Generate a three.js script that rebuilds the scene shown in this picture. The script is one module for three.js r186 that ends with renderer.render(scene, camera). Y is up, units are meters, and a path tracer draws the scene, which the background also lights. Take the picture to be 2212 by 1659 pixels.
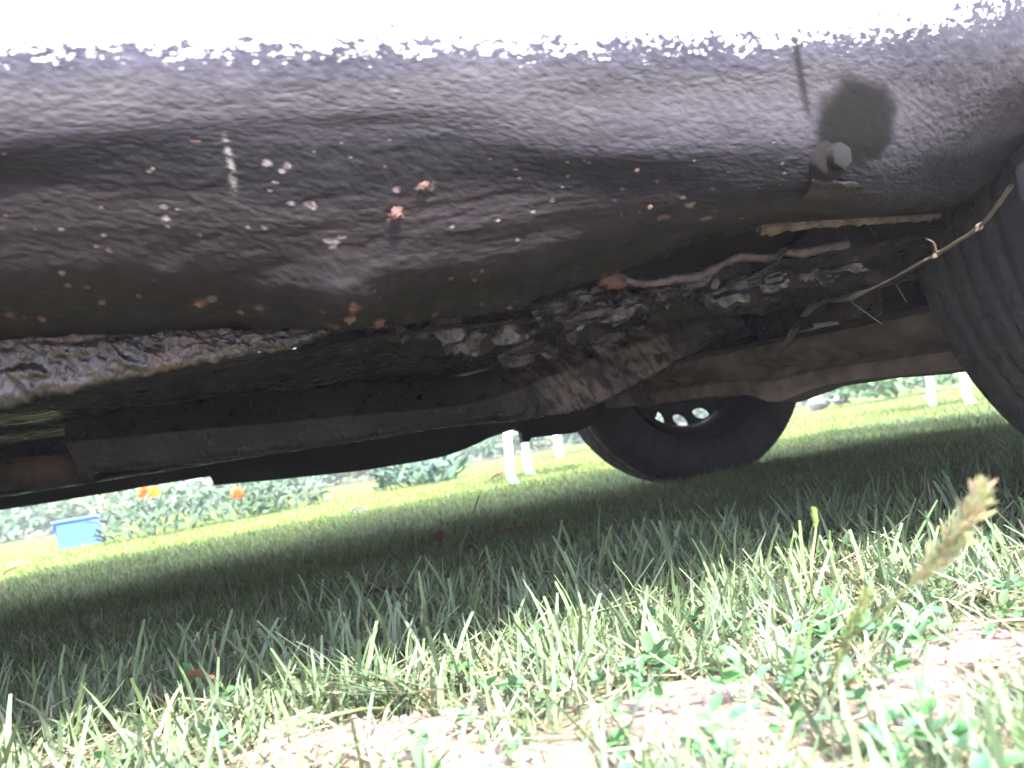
import * as THREE from 'three';
import { mergeGeometries, mergeVertices } from 'three/addons/utils/BufferGeometryUtils.js';
import { RoundedBoxGeometry } from 'three/addons/geometries/RoundedBoxGeometry.js';

// ---------------------------------------------------------------- camera, sky, sun, exposure
const scene = new THREE.Scene();
const EYE = 0.165;
const camera = new THREE.PerspectiveCamera(46.8, 4 / 3, 0.02, 400);
camera.position.set(0, EYE, 0);
camera.up.set(0.1394, 0.984, 0.111);
camera.lookAt(0.287, EYE + 0.067, -0.956);
camera.focus = 0.85;
camera.userData.fStop = 9.5;
camera.updateMatrixWorld(true);

const renderer = new THREE.WebGLRenderer();
renderer.toneMapping = THREE.LinearToneMapping;
renderer.toneMappingExposure = 11.6;
renderer.shadowMap.enabled = true;

{
  const W = 256, H = 128, d = new Float32Array(W * H * 4);
  for (let j = 0; j < H; j++) for (let i = 0; i < W; i++) {
    const el = ((j + 0.5) / H - 0.5) * Math.PI, k = (j * W + i) * 4;
    const s = Math.max(0, Math.sin(el)), b = Math.pow(1 - s, 2.2);
    const k0 = 0.30 + 0.85 * s, r = k0 * (0.88 + 0.08 * b), g = k0 * (0.90 + 0.05 * b), bl = k0 * 1.20;
    d[k] = r; d[k + 1] = g; d[k + 2] = bl; d[k + 3] = 1;
  }
  const sky = new THREE.DataTexture(d, W, H, THREE.RGBAFormat, THREE.FloatType);
  sky.mapping = THREE.EquirectangularReflectionMapping; sky.magFilter = THREE.LinearFilter; sky.needsUpdate = true;
  scene.background = sky; scene.environment = sky;
}
const sun = new THREE.DirectionalLight(new THREE.Color(1, 0.95, 0.82), 2.2);
sun.position.set(0.8, 7.2, 6.5); sun.target.position.set(0, 0, -1.2);
sun.position.add(sun.target.position);
sun.castShadow = true; sun.shadow.mapSize.set(2048, 2048);
Object.assign(sun.shadow.camera, { left: -8, right: 8, top: 8, bottom: -8, near: 0.1, far: 30 });
scene.add(sun, sun.target);
scene.fog = new THREE.FogExp2(new THREE.Color(0.90, 0.92, 1.0), 0.0065);  // thin haze added to imitate lens veil over the dark parts

// ---------------------------------------------------------------- helpers
let seed = 20240607;
const rnd = () => { seed |= 0; seed = (seed + 0x6d2b79f5) | 0; let t = Math.imul(seed ^ (seed >>> 15), 1 | seed); t = (t + Math.imul(t ^ (t >>> 7), 61 | t)) ^ t; return ((t ^ (t >>> 14)) >>> 0) / 4294967296; };
const rr = (a, b) => a + (b - a) * rnd();
const clamp = (x, a, b) => Math.min(b, Math.max(a, x));
const lerp = (a, b, t) => a + (b - a) * t;
const sst = (a, b, x) => { const t = clamp((x - a) / (b - a), 0, 1); return t * t * (3 - 2 * t); };
const V = (x, y, z) => new THREE.Vector3(x, y, z);
const RND = new Float32Array(65536); for (let i = 0; i < 65536; i++) RND[i] = rnd();
const hash3 = (x, y, z) => RND[(Math.imul(x, 73856093) ^ Math.imul(y, 19349663) ^ Math.imul(z, 83492791)) & 65535];
function n3(x, y, z) {
  const X = Math.floor(x), Y = Math.floor(y), Z = Math.floor(z); let u = x - X, v = y - Y, w = z - Z;
  u = u * u * (3 - 2 * u); v = v * v * (3 - 2 * v); w = w * w * (3 - 2 * w);
  const c = (a, b, e) => hash3(X + a, Y + b, Z + e);
  return lerp(lerp(lerp(c(0, 0, 0), c(1, 0, 0), u), lerp(c(0, 1, 0), c(1, 1, 0), u), v), lerp(lerp(c(0, 0, 1), c(1, 0, 1), u), lerp(c(0, 1, 1), c(1, 1, 1), u), v), w) * 2 - 1;
}
const fbm3 = (x, y, z, o = 4) => { let s = 0, a = 0.5; for (let i = 0; i < o; i++) { s += a * n3(x, y, z); x = x * 2.03 + 7.1; y = y * 2.03 + 3.3; z = z * 2.03 + 5.7; a *= 0.5; } return s; };
function n2(x, y, px = 0, py = 0) {
  const X = Math.floor(x), Y = Math.floor(y); let u = x - X, v = y - Y; u = u * u * (3 - 2 * u); v = v * v * (3 - 2 * v);
  const m = (a, p) => (p ? ((a % p) + p) % p : a);
  const x0 = m(X, px), x1 = m(X + 1, px), y0 = m(Y, py), y1 = m(Y + 1, py);
  return lerp(lerp(hash3(x0, y0, 11), hash3(x1, y0, 11), u), lerp(hash3(x0, y1, 11), hash3(x1, y1, 11), u), v) * 2 - 1;
}
const fbm2 = (x, y, o = 4, p = 0, q = 0) => { let s = 0, a = 0.5, f = 1; for (let i = 0; i < o; i++) { s += a * n2(x * f, y * f, p * f, q * f); f *= 2; a *= 0.5; } return s; };
// lens geometry: where a sight line of the photograph (measured on a 2212 x 1659 copy) meets a plane of the place
const E = camera.matrixWorld.elements, RT = V(E[0], E[1], E[2]), UP = V(E[4], E[5], E[6]), FW = V(-E[8], -E[9], -E[10]);
const FPX = 829.5 / Math.tan(THREE.MathUtils.degToRad(23.4));
const sight = (px, py) => FW.clone().addScaledVector(RT, (px - 1106) / FPX).addScaledVector(UP, (829.5 - py) / FPX);
const P = (px, py, L) => { const d = sight(px, py); return d.multiplyScalar(-L / d.z).add(camera.position); };   // at L metres across the car
const G = (px, py, h = 0) => { const d = sight(px, py); return d.multiplyScalar((h - EYE) / d.y).add(camera.position); }; // at height h

const used = {};
const numbered = (n) => { const k = used[n] = (used[n] ?? -1) + 1; return k ? `${n}_${String(k).padStart(3, '0')}` : n; };
function tag(o, label, category, group, kind) {
  o.userData.label = label; if (category) o.userData.category = category; if (group) o.userData.group = group; if (kind) o.userData.kind = kind; return o;
}
const shadowy = (o) => { o.castShadow = o.receiveShadow = true; return o; };
function thing(name, pos, label, category, group) {
  const g = new THREE.Group(); g.name = numbered(name); g.position.copy(pos); scene.add(g); return tag(g, label, category, group);
}
function part(parent, name, geo, m, label) {      // geo in the parent's own axes
  const o = shadowy(new THREE.Mesh(geo, m)); o.name = name; parent.add(o); if (label) o.userData.label = label; return o;
}
const interp = (pts, x) => {                       // smooth curve through [x, y] pairs
  if (x <= pts[0][0]) return pts[0][1]; const n = pts.length; if (x >= pts[n - 1][0]) return pts[n - 1][1];
  let i = 0; while (pts[i + 1][0] < x) i++;
  const a = pts[i], b = pts[i + 1], t = (x - a[0]) / (b[0] - a[0]), h = b[0] - a[0];
  const m0 = i ? (b[1] - pts[i - 1][1]) / (b[0] - pts[i - 1][0]) : (b[1] - a[1]) / h, m1 = i + 2 < n ? (pts[i + 2][1] - a[1]) / (pts[i + 2][0] - a[0]) : (b[1] - a[1]) / h;
  const t2 = t * t, t3 = t2 * t;
  return (2 * t3 - 3 * t2 + 1) * a[1] + (t3 - 2 * t2 + t) * h * m0 + (-2 * t3 + 3 * t2) * b[1] + (t3 - t2) * h * m1;
};
// a sheet of nu x nv cells from f(u, v) -> Vector3; disp(p, u, v) metres along the normal; col(p, u, v) -> [r, g, b]; uv in metres or from uvf
function sheet(nu, nv, f, { disp, col, uvf, closeU = false } = {}) {
  const p = [], pos = new Float32Array((nu + 1) * (nv + 1) * 3), uv = new Float32Array((nu + 1) * (nv + 1) * 2), idx = [];
  for (let j = 0; j <= nv; j++) for (let i = 0; i <= nu; i++) p.push(f(i / nu, j / nv));
  const at = (i, j) => p[clamp(j, 0, nv) * (nu + 1) + (closeU ? (i + nu) % nu : clamp(i, 0, nu))];
  const c = col && new Float32Array((nu + 1) * (nv + 1) * 3), du = V(), dv = V();
  for (let j = 0; j <= nv; j++) {
    let arc = 0;
    for (let i = 0; i <= nu; i++) {
      const k = j * (nu + 1) + i, q = p[k].clone();
      if (disp) { du.subVectors(at(i + 1, j), at(i - 1, j)); dv.subVectors(at(i, j + 1), at(i, j - 1)); q.addScaledVector(du.cross(dv).normalize(), disp(p[k], i / nu, j / nv)); }
      pos.set([q.x, q.y, q.z], 3 * k);
      if (i) arc += p[k].distanceTo(p[k - 1]);
      uv.set(uvf ? uvf(p[k], i / nu, j / nv) : [arc, j * p[0].distanceTo(p[nv * (nu + 1)]) / nv], 2 * k);
      if (c) c.set(col(p[k], i / nu, j / nv), 3 * k);
      if (i < nu && j < nv) idx.push(k, k + 1, k + nu + 2, k, k + nu + 2, k + nu + 1);
    }
  }
  const g = new THREE.BufferGeometry();
  g.setAttribute('position', new THREE.BufferAttribute(pos, 3)); g.setAttribute('uv', new THREE.BufferAttribute(uv, 2));
  if (c) g.setAttribute('color', new THREE.BufferAttribute(c, 3));
  g.setIndex(idx); g.computeVertexNormals(); return g;
}
// a bar of w x h section swept along points (section turned so that `side` is its width direction)
function bar(pts, w, h, side = V(1, 0, 0), taper = 1) {
  const cv = new THREE.CatmullRomCurve3(pts), n = Math.max(4, pts.length * 5);
  return sheet(8, n, (u, v) => {
    const a = u * Math.PI * 2 + Math.PI / 8, t = cv.getTangent(v), s = side.clone().addScaledVector(t, -side.dot(t)).normalize(), b = t.clone().cross(s), k = lerp(1, taper, v);
    const cx = clamp(Math.cos(a) * 1.3, -1, 1), sx = clamp(Math.sin(a) * 1.3, -1, 1);
    return cv.getPoint(v).addScaledVector(s, cx * w / 2 * k).addScaledVector(b, sx * h / 2 * k);
  }, { closeU: true });
}
function tube(pts, r0, r1 = r0, { rough = 0, freq = 120, ns = 10, col, seg } = {}) {
  const cv = new THREE.CatmullRomCurve3(pts), n = seg ?? Math.max(8, pts.length * 8), fr = cv.computeFrenetFrames(n);
  return sheet(ns, n, (u, v) => {
    const k = Math.round(v * n), a = -u * Math.PI * 2, c = cv.getPoint(v), r = lerp(r0, r1, v);
    const d = fr.normals[k].clone().multiplyScalar(Math.cos(a)).addScaledVector(fr.binormals[k], Math.sin(a)), q = c.addScaledVector(d, r);
    return rough ? q.addScaledVector(d, rough * fbm3(q.x * freq, q.y * freq, q.z * freq, 3)) : q;
  }, { closeU: true, col });
}
function blob(r, sx, sy, sz, rough, freq, sd, detail = 3) {
  const g = mergeVertices(new THREE.IcosahedronGeometry(1, detail).deleteAttribute('uv').deleteAttribute('normal')), p = g.attributes.position;
  for (let i = 0; i < p.count; i++) {
    const q = V().fromBufferAttribute(p, i), k = r * (1 + rough * fbm3(q.x * freq + sd, q.y * freq, q.z * freq, 3) * 2);
    p.setXYZ(i, q.x * k * sx, q.y * k * sy, q.z * k * sz);
  }
  g.computeVertexNormals();
  g.setAttribute('uv', new THREE.BufferAttribute(new Float32Array(p.count * 2).map((_, i) => p.getX(i >> 1) * (i % 2 ? 0 : 1) + p.getY(i >> 1) * (i % 2 ? 1 : 0)), 2));
  return g;
}
function tex(n, m, fn, { srgb = false, clampEdge = false } = {}) {     // fn(u, v) -> [r, g, b] 0..1 linear (colour maps are stored as sRGB)
  const d = new Uint8Array(n * m * 4), enc = (c) => (c <= 0.0031308 ? c * 12.92 : 1.055 * Math.pow(c, 1 / 2.4) - 0.055);
  for (let j = 0; j < m; j++) for (let i = 0; i < n; i++) {
    const c = fn((i + 0.5) / n, (j + 0.5) / m), k = (j * n + i) * 4;
    for (let e = 0; e < 3; e++) d[k + e] = clamp(Math.round(255 * (srgb ? enc(clamp(c[e], 0, 1)) : c[e])), 0, 255);
    d[k + 3] = 255;
  }
  const t = new THREE.DataTexture(d, n, m); t.magFilter = THREE.LinearFilter; t.minFilter = THREE.LinearMipmapLinearFilter; t.generateMipmaps = true;
  t.wrapS = t.wrapT = clampEdge ? THREE.ClampToEdgeWrapping : THREE.RepeatWrapping; t.colorSpace = srgb ? THREE.SRGBColorSpace : THREE.NoColorSpace; t.needsUpdate = true; return t;
}
const scaled = (t, s) => { const c = t.clone(); c.repeat.set(s, s); c.needsUpdate = true; return c; };
const Dull = (o, k = 0.35) => new THREE.MeshPhysicalMaterial({ side: THREE.DoubleSide, specularIntensity: k, ...o });
const Std = (o) => new THREE.MeshStandardMaterial({ side: THREE.DoubleSide, ...o });
const lin = (r, g, b) => new THREE.Color().setRGB(r, g, b);

// ---------------------------------------------------------------- shared materials
const grainTex = tex(512, 512, (u, v) => { const a = fbm2(u * 24, v * 24, 5, 24, 24), b = 1 - Math.abs(fbm2(u * 12 + 3, v * 20, 4, 12, 20)) * 2; const h = 0.5 + 0.45 * a + 0.25 * (b - 0.6); return [h, h, h]; });
const dirtTex = tex(512, 512, (u, v) => { const a = fbm2(u * 8, v * 8, 6, 8, 8), b = fbm2(u * 40, v * 40, 3, 40, 40); const k = clamp(0.72 + 0.75 * a + 0.25 * b, 0.15, 1); return [k, k * (0.97 - 0.06 * a), k * (0.95 - 0.12 * a)]; }, { srgb: true });
const roughTex = tex(256, 256, (u, v) => { const k = clamp(0.7 + 0.7 * fbm2(u * 20, v * 20, 4, 20, 20), 0.25, 1); return [k, k, k]; });
const M = {
  underseal: Dull({ color: lin(0.014, 0.0125, 0.0145), roughness: 0.62, map: scaled(dirtTex, 3), roughnessMap: scaled(roughTex, 5), bumpMap: scaled(grainTex, 5), bumpScale: 0.0022 }),
  rail: Dull({ color: lin(1, 1, 1), vertexColors: true, roughness: 0.6, map: scaled(dirtTex, 4), roughnessMap: scaled(roughTex, 8), bumpMap: scaled(grainTex, 8), bumpScale: 0.0016 }),
  black: Dull({ color: lin(0.014, 0.013, 0.015), roughness: 0.6, map: scaled(dirtTex, 2), bumpMap: scaled(grainTex, 4), bumpScale: 0.0008 }),
  rust: Std({ color: lin(0.08, 0.041, 0.035), roughness: 0.75, map: scaled(dirtTex, 14), bumpMap: scaled(grainTex, 22), bumpScale: 0.0012 }),
  flake: Std({ color: lin(0.085, 0.064, 0.067), roughness: 0.6, map: scaled(dirtTex, 14), bumpMap: scaled(grainTex, 22), bumpScale: 0.001 }),
  axle: Std({ color: lin(0.13, 0.088, 0.064), roughness: 0.8, map: scaled(dirtTex, 3), bumpMap: scaled(grainTex, 6), bumpScale: 0.0008 }),
  axleCol: Dull({ color: lin(1, 1, 1), vertexColors: true, roughness: 0.8, bumpMap: scaled(grainTex, 8), bumpScale: 0.0009 }),
  pipe: Std({ color: lin(0.10, 0.115, 0.12), roughness: 0.5, map: scaled(dirtTex, 5) }),
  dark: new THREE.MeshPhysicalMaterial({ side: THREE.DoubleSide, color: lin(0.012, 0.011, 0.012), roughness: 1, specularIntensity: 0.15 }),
  paint: new THREE.MeshPhysicalMaterial({ side: THREE.DoubleSide, color: lin(0.8, 0.8, 0.8), roughness: 0.4, clearcoat: 1, clearcoatRoughness: 0.06 }),
  glass: new THREE.MeshPhysicalMaterial({ side: THREE.DoubleSide, color: lin(0.8, 0.88, 0.84), roughness: 0.02, transmission: 1, thickness: 0 }),
  rubber: Dull({ color: lin(0.011, 0.0105, 0.0115), roughness: 0.85, roughnessMap: scaled(roughTex, 3), bumpMap: scaled(grainTex, 14), bumpScale: 0.0004 }),
  steel: Dull({ color: lin(0.006, 0.0055, 0.006), roughness: 0.7 }),
  plastic: Std({ color: lin(0.82, 0.82, 0.82), roughness: 0.38 }),
  crate: Std({ color: lin(0.05, 0.125, 0.42), roughness: 0.42 }),
  red: Std({ color: lin(0.62, 0.04, 0.08), roughness: 0.85 }),
  stone: Std({ color: lin(0.36, 0.35, 0.33), roughness: 0.9, map: scaled(dirtTex, 4), bumpMap: scaled(grainTex, 5), bumpScale: 0.004 }),
};
const leafMat = (c, tr = 0.45, r = 0.75, extra = {}) => new THREE.MeshPhysicalMaterial({ side: THREE.DoubleSide, color: c, vertexColors: true, roughness: r, transmission: tr, thickness: 0, specularIntensity: 0.5, ...extra });

// ---------------------------------------------------------------- ground
// bare sandy patches: [centre, half axes] on the ground
const PATCH = [[760, 1600, 330, 55], [1480, 1530, 190, 70], [1180, 1650, 420, 45], [2090, 1425, 170, 75], [1960, 1530, 170, 60], [1620, 1610, 200, 60]].map(([x, y, a, b]) => {
  const c = G(x, y), e = G(x + a, y - a * 0.15).sub(c), f = G(x, y + b).sub(c);
  const ux = e.x, uz = e.z, vx = f.x, vz = f.z, D = ux * vz - uz * vx; return { c, ux, uz, vx, vz, D };
});
function bare(x, z) {
  let m = 0;
  for (const p of PATCH) { const dx = x - p.c.x, dz = z - p.c.z, a = (dx * p.vz - dz * p.vx) / p.D, b = (p.ux * dz - p.uz * dx) / p.D; m = Math.max(m, 1.08 - (a * a + b * b) ** 0.5 + 0.6 * fbm2(x * 22, z * 22, 3)); }
  return sst(-0.05, 0.45, m);
}
const groundH = (x, z) => 0.012 * fbm2(x * 3.1, z * 3.1, 3) + 0.004 * fbm2(x * 26, z * 26, 3) + 0.004 * bare(x, z);
{
  const soilTex = tex(1024, 1024, (u, v) => { const a = fbm2(u * 12, v * 12, 6, 12, 12), b = fbm2(u * 90, v * 90, 3, 90, 90), k = clamp(0.75 + 0.55 * a + 0.5 * b, 0.2, 1.0); return [k, k * 0.94, k * 0.88]; }, { srgb: true });
  const soilBump = tex(1024, 1024, (u, v) => { const h = 0.5 + 0.5 * fbm2(u * 40, v * 40, 5, 40, 40); return [h, h, h]; });
  const m = Std({ color: lin(1, 1, 1), vertexColors: true, roughness: 0.95, map: scaled(soilTex, 2), bumpMap: scaled(soilBump, 2), bumpScale: 0.006 });
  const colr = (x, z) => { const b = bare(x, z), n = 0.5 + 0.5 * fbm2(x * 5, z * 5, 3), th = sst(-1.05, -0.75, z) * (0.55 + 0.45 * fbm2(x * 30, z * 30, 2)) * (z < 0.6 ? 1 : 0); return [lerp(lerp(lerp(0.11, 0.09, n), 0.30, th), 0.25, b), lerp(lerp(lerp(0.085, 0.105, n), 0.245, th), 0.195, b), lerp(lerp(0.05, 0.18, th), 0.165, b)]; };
  const near = sheet(330, 230, (u, v) => V(lerp(-1.5, 1.8, u), 0, lerp(0.5, -1.8, v)), { uvf: (p) => [p.x, p.z] });
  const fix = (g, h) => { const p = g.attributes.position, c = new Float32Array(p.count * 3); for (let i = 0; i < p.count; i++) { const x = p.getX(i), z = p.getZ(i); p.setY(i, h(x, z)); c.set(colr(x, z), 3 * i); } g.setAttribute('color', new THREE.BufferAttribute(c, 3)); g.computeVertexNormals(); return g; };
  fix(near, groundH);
  const far = sheet(150, 150, (u, v) => { const f = (t) => Math.sign(t - 0.5) * Math.pow(Math.abs(t - 0.5) * 2, 3.2) * 90; return V(f(u), 0, f(v) - 1); }, { uvf: (p) => [p.x, p.z] });
  fix(far, (x, z) => (Math.abs(x - 0.15) < 1.75 && z > -1.9 && z < 0.6 ? -0.06 : 0.008 * fbm2(x * 3.1, z * 3.1, 3) - 0.004));
  const g = shadowy(new THREE.Mesh(mergeGeometries([near, far]), m)); g.name = 'ground'; scene.add(g); tag(g, 'bare earth and pale sandy soil under the lawn', 'ground', null, 'structure');
}

// ---------------------------------------------------------------- the car
const CAR = V(0, 0, -1.25);
const car = thing('parked_car', CAR, 'white car with black undersealed rusty sill parked on the lawn', 'car');
const carPart = (name, geo, m, label, parent = car) => part(parent, name, geo.translate(-CAR.x, -CAR.y, -CAR.z), m, label);
const WX = 0.872, WXF = 1.006, WY = 0.292, LN = 0.565, LF = 1.94;      // rear axle: x, height, lateral middles of the two wheels

// near sill: curves measured along the car, [pixel x, pixel y], and how far across the car each lies
const RAIL = [
  [[[-400, -120], [2400, -260]], 0.438],
  [[[-400, 118], [0, 112], [700, 97], [1100, 90], [1500, 84], [1700, 76], [1900, 52], [2060, 18], [2240, -20]], 0.447],
  [[[-400, 275], [0, 252], [500, 236], [900, 220], [1600, 203], [1780, 190], [2060, 180], [2240, 172]], 0.455],
  [[[-400, 355], [0, 325], [500, 300], [900, 285], [1300, 320], [1700, 310], [2060, 300], [2240, 262]], 0.463],
  [[[-400, 440], [0, 398], [350, 412], [800, 422], [1100, 395], [1400, 390], [1700, 395], [2060, 382], [2240, 320]], 0.476],
  [[[-400, 560], [0, 515], [350, 515], [800, 530], [1100, 500], [1300, 470], [1640, 440], [2060, 420], [2240, 350]], 0.490],
  [[[-400, 690], [0, 640], [350, 625], [650, 650], [760, 672], [900, 628], [1100, 590], [1290, 545], [1450, 500], [1640, 476], [2060, 442], [2240, 375]], 0.515],
  [[[-400, 790], [0, 748], [300, 732], [600, 716], [760, 710], [850, 703], [960, 688], [1100, 662], [1290, 600], [1450, 545], [1640, 494], [1830, 474], [2060, 456], [2240, 390]], 0.588],
];
const NR = RAIL.length - 1, pxEnd = (v) => lerp(2245, 2088, sst(0.40, 1.0, v));
const railY = (px, v) => { const ys = RAIL.map((r, k) => [k, interp(r[0], px)]); return interp(ys, v * NR) + sst(0.86, 1, v) * sst(660, 760, px) * sst(1640, 1500, px) * (9 * fbm2(px * 0.016, 2.5, 3) + 7 * fbm2(px * 0.06, 7.5, 2)); };
const railL = (px, v) => interp(RAIL.map((r, k) => [k, r[1]]), v * NR) + 0.06 * sst(1800, 2240, px) * sst(0.15, 0.7, v);
const sillAt = (px, v) => P(px, railY(px, v), railL(px, v));
const sillV = (px, py) => { let a = 0, b = 1; for (let i = 0; i < 24; i++) { const m = (a + b) / 2; railY(px, m) < py ? (a = m) : (b = m); } return a; };
const SX0 = -1.15, SX1 = 0.75, SARC = 0.26;
const spotAt = (px, py) => { const v = sillV(px, py), p = sillAt(px, v); return { x: p.x, v, p }; };
// rust scabs and chips seen on the sill: [pixel x, pixel y, radius in mm, rust 1 / pale chip 0]
const SPOT = [[856, 460, 9, 1], [915, 400, 8, 0.6], [855, 408, 4, 0.5], [422, 302, 4, 1], [1375, 368, 4, 1], [1262, 346, 2.5, 0.1], [1226, 350, 2, 0.1], [1328, 432, 4, 0.2], [1400, 447, 4, 1], [1430, 470, 9, 0.7], [1490, 440, 7, 0.4], [1525, 470, 8, 0.4],
  [760, 665, 7, 1], [756, 690, 10, 1], [820, 695, 9, 1], [725, 702, 7, 0.7], [1098, 660, 7, 1], [430, 655, 8, 0.9], [355, 445, 3, 0], [358, 470, 4, 0], [362, 487, 3, 0], [672, 440, 5, 0.3], [628, 436, 3, 0], [572, 490, 3.5, 0], [537, 488, 2.5, 0], [720, 520, 7, 0.1], [740, 510, 4, 0], [430, 505, 2.5, 0], [224, 505, 2, 0.3], [190, 620, 3, 0], [335, 600, 2, 0.8], [455, 648, 5, 0.1], [520, 680, 4, 0.2], [560, 660, 4, 0.3], [620, 355, 4, 0.3], [575, 350, 4, 0.2], [20, 680, 4, 0.9], [50, 685, 3, 0.8], [90, 688, 3, 0.9], [975, 600, 3, 0.1], [1025, 602, 3, 0.1], [1040, 580, 3, 0.1],
  [1500, 345, 1.8, 0], [1690, 352, 1.8, 0], [1640, 405, 2.5, 0.1], [1600, 470, 2.5, 0], [1300, 610, 7, 0.5], [1325, 605, 6, 1], [1190, 660, 4, 0.6], [1475, 425, 4, 0.6], [1545, 455, 3, 0.2], [300, 640, 2, 0.4], [880, 690, 5, 0.7], [940, 680, 4, 0.6], [1040, 655, 3, 0.5], [1240, 600, 3, 0.6]].map(([x, y, r, k]) => ({ ...spotAt(x, y), r: r / 1500, k }));
const blackPatch = spotAt(1848, 275), seam = spotAt(1728, 160), scar = spotAt(495, 350);
for (let i = 0; i < 130; i++) { const px = rr(0, 1700), py = rr(290, 690); if (fbm2(px * 0.006, py * 0.01, 2) > 0.05) SPOT.push({ ...spotAt(px, py), r: rr(0.0007, 0.002), k: rnd() < 0.6 ? rr(0, 0.15) : rr(0.4, 0.9) }); }
const TW = 2048, TH = 640, hgt = new Float32Array(TW * TH);
const BASE = [[0, 0.8, 0.8, 0.8], [1, 0.034, 0.035, 0.054], [1.6, 0.045, 0.042, 0.051], [2.1, 0.038, 0.036, 0.044], [2.8, 0.027, 0.0255, 0.034], [3.1, 0.008, 0.0078, 0.0108], [3.9, 0.0065, 0.0063, 0.0088], [4.2, 0.0125, 0.0104, 0.0124], [5.2, 0.0115, 0.0092, 0.011], [5.8, 0.008, 0.0066, 0.0078], [6.2, 0.009, 0.008, 0.009], [7, 0.007, 0.0065, 0.007]];  // underseal tones, plus lens veil at top and step shade put into the colour
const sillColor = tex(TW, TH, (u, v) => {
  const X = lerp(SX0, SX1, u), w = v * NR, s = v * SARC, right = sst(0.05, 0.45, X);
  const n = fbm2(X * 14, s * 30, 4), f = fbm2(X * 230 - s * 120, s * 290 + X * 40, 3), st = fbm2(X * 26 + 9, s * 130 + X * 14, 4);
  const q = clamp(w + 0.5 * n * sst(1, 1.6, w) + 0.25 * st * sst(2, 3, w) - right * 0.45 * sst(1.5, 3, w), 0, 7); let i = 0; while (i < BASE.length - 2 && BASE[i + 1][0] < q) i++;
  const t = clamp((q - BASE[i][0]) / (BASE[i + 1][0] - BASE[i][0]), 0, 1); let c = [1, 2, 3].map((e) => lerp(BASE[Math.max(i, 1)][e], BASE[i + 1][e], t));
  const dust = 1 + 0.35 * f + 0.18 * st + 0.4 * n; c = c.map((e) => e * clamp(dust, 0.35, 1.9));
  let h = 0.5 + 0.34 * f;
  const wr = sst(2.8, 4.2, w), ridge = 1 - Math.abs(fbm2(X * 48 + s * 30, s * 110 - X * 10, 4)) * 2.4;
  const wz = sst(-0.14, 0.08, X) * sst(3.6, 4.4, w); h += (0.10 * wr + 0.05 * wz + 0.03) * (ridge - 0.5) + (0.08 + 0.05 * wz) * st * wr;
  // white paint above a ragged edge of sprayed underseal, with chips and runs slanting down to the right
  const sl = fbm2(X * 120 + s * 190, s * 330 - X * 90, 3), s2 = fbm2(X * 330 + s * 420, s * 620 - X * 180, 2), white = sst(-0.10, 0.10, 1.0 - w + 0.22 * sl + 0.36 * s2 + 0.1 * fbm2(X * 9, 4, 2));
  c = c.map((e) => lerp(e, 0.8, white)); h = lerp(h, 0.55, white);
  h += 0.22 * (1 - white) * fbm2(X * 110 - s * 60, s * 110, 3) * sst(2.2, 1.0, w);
  // a near-black patch painted over the fixing, the joint to the rear wing, and a pale run
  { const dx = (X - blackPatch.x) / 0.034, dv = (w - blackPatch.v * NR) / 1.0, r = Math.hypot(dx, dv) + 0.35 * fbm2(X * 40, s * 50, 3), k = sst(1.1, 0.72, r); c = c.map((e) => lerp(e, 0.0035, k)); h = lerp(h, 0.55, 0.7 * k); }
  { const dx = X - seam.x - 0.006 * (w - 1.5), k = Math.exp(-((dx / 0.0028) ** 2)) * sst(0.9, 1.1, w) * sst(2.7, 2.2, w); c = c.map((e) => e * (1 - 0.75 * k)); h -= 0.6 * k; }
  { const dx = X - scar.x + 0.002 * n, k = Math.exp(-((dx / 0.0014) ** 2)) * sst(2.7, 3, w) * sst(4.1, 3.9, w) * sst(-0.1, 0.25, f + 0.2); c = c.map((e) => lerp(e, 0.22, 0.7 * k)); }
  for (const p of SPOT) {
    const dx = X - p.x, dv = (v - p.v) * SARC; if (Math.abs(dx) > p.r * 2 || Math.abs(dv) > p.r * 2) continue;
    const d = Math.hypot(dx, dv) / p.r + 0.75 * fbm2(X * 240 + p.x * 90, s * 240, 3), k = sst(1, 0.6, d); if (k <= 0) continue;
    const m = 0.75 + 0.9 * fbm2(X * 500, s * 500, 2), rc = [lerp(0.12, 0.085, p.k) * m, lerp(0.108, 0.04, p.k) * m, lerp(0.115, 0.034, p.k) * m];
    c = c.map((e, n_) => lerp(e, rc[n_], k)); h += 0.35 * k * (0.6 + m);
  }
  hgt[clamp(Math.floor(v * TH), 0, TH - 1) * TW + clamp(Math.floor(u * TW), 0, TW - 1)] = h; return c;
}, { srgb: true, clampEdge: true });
const sillBump = tex(TW, TH, (u, v) => { const h = 0.6 * hgt[Math.floor(v * TH) * TW + Math.floor(u * TW)]; return [h, h, h]; }, { clampEdge: true });
const sillRough = tex(TW / 2, TH / 2, (u, v) => { const X = lerp(SX0, SX1, u), w = v * NR, k = clamp(0.80 - 0.10 * sst(2.6, 3.2, w) + 0.06 * sst(3.8, 4.6, w) + 0.35 * fbm2(X * 60, v * 16, 4), 0.4, 0.95) * (w < 0.9 ? 0.6 : 1), pt = sst(1.3, 0.8, Math.hypot((X - blackPatch.x) / 0.034, w - blackPatch.v * NR)), q = lerp(k, 1, pt); return [q, q, q]; }, { clampEdge: true });
M.sill = new THREE.MeshPhysicalMaterial({ side: THREE.DoubleSide, specularIntensity: 0.36, map: sillColor, bumpMap: sillBump, bumpScale: 0.0027, roughnessMap: sillRough, roughness: 1 });
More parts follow.
